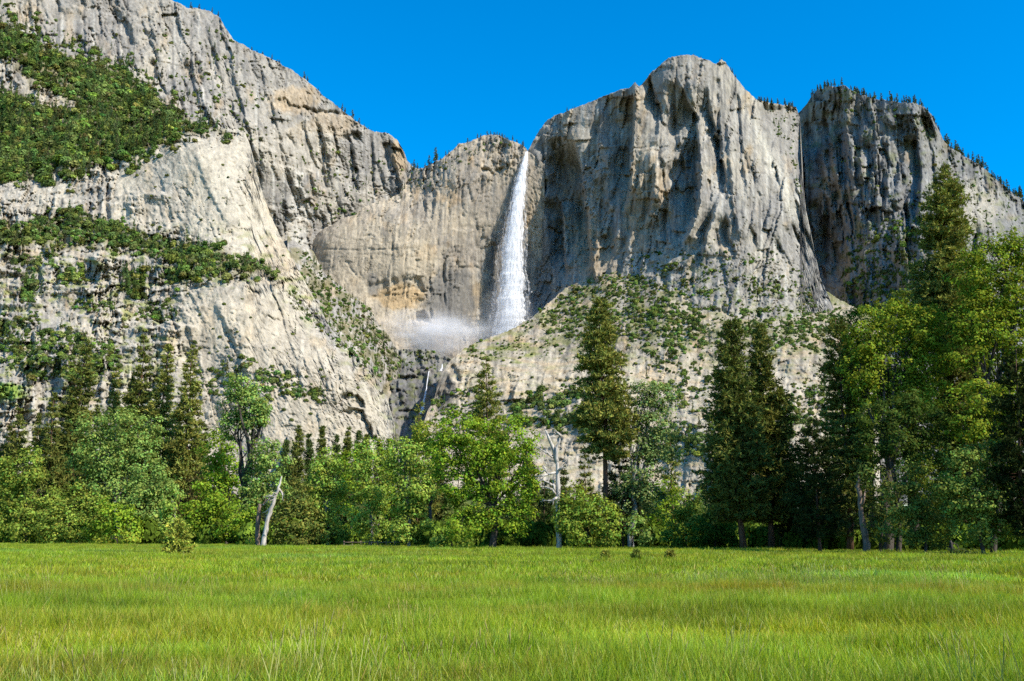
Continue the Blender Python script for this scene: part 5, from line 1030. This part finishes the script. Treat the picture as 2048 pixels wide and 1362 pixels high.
def stem_mesh(name, seed):
    rs = np.random.RandomState(seed); mb = MB()
    for i in range(9):
        x, y = rs.normal(size=2) * .2; h = rs.uniform(.55, .9); l = rs.normal(size=2) * .1; w = .004
        mb.add([(x - w, y, 0), (x + w, y, 0), (x + l[0] * .5 + w, y + l[1] * .5, h * .6), (x + l[0] * .5 - w, y + l[1] * .5, h * .6)], [[0, 1, 2, 3]])
        a = np.array([x + l[0] * .5, y + l[1] * .5, h * .6]); b = np.array([x + l[0] * 1.1, y + l[1] * 1.1, h]); q = a + (b - a) * .6; mb.add([a - [w, 0, 0], a + [w, 0, 0], q + [w, 0, 0], q - [w, 0, 0]], [[0, 1, 2, 3]])
        mb.tube([q, q + (b - q) * .5, b], [.003, .007, .002], 4)
    me = mb.mesh(name); a = me.color_attributes.new('Col', 'FLOAT_COLOR', 'POINT'); c = np.ones((len(me.vertices), 4), np.float32); c[:, :3] = (.36, .33, .12); a.data.foreach_set('color', c.ravel()); return me
STEM = [proto('seed_stem', stem_mesh('seed_stem', 740 + i), M_GRASS) for i in range(2)]
def meadow_points(y0, y1, per_m2, margin):
    out = []
    y = y0
    while y < y1:
        dy = max(1.0, .08 * y); hw = (1200 / F) * (y + dy) + margin; n = int(2 * hw * dy * per_m2(y)); out.append(np.stack([rs.uniform(-hw, hw, n), rs.uniform(y, y + dy, n)], -1)); y += dy
    return np.concatenate(out)
A = meadow_points(7.5, 40, lambda y: np.interp(y, [8, 20, 40], [17, 12, 7]), 4.0)
B = meadow_points(38, 245, lambda y: np.interp(y, [38, 80, 245], [2.6, 1.7, .8]), 6.0)
B = B[B[:, 1] < np.interp(1024 + F * B[:, 0] / B[:, 1], [0, 500, 1000, 1500, 1630, 2048], [225, 180, 142, 130, 112, 100])]
XY = np.concatenate([A, B]); n = len(XY); far = np.arange(n) >= len(A)
Pg = np.stack([XY[:, 0], XY[:, 1], ground_z(XY[:, 0], XY[:, 1]) - .02], -1)
d_ = XY[:, 1]
big = fbm(XY[:, 0] / 9, XY[:, 1] / 5, 3, 801); b2 = fbm(XY[:, 0] / 30, XY[:, 1] / 14, 3, 802); b3 = fbm(XY[:, 0] / 3, XY[:, 1] / 2.2, 2, 803)
tint = np.ones((n, 3))
tint = lerp3(tint, np.array([.72, .98, 2.2]), .55 * sstep(.05, .55, b2)); tint = lerp3(tint, np.array([1.25, 1.12, 1.0]), .5 * sstep(.0, .5, -big)); tint = lerp3(tint, np.array([1.05, .8, .8]), .45 * sstep(.2, .6, fbm(XY[:, 0] / 16, XY[:, 1] / 3, 3, 804))); tint = lerp3(tint, np.array([.6, .78, 1.1]), .5 * sstep(.2, .6, fbm(XY[:, 0] / 4, XY[:, 1] / 2.5, 3, 806)))
tint *= np.array([1.0, 1.1, .88]); tint = lerp3(tint, np.array([1.5, 1.02, 1.0]), .32 * sstep(.05, .45, fbm(XY[:, 0] / 22 + 9, XY[:, 1] / 6, 3, 811)) * sstep(-12, 12, XY[:, 0])); tint *= (1 + .45 * fbm(XY[:, 0] / 34, XY[:, 1] / 7, 3, 809) + .25 * fbm(XY[:, 0] / 5, XY[:, 1] / 3, 2, 810))[:, None].clip(.5, 1.5); tint = lerp3(tint, np.array([1.35, .95, 1.1]), .5 * sstep(.1, .5, fbm(XY[:, 0] / 40, XY[:, 1] / 5, 3, 807)))
tint *= (1 + .12 * rs.normal(size=(n, 1))).clip(.6, 1.4)
hs_ = (1 + .5 * b3 + .45 * big).clip(.45, 1.6) * rs.uniform(.85, 1.15, n)
sw_ = rs.uniform(.85, 1.2, n)
scl = np.stack([sw_, sw_, hs_ * np.where(far, .95, 1)], -1)
rot = np.stack([rs.normal(size=n) * .08, .10 + rs.normal(size=n) * .09, rs.rand(n) * 6.28], -1)
pid = np.where(far, 4 + rs.randint(0, 3, n), rs.randint(0, 4, n)); st_ = (~far) & (rs.rand(n) < .03 * sstep(-.3, .5, b2 + .3 * rs.normal(size=n))); pid[st_] = 7 + rs.randint(0, 2, st_.sum())
scatter('meadow_grass', Pg, scl, rot, pid, tint, NEARC + FARC + STEM, label='tall yellow green meadow grass filling the foreground', cat='grass')
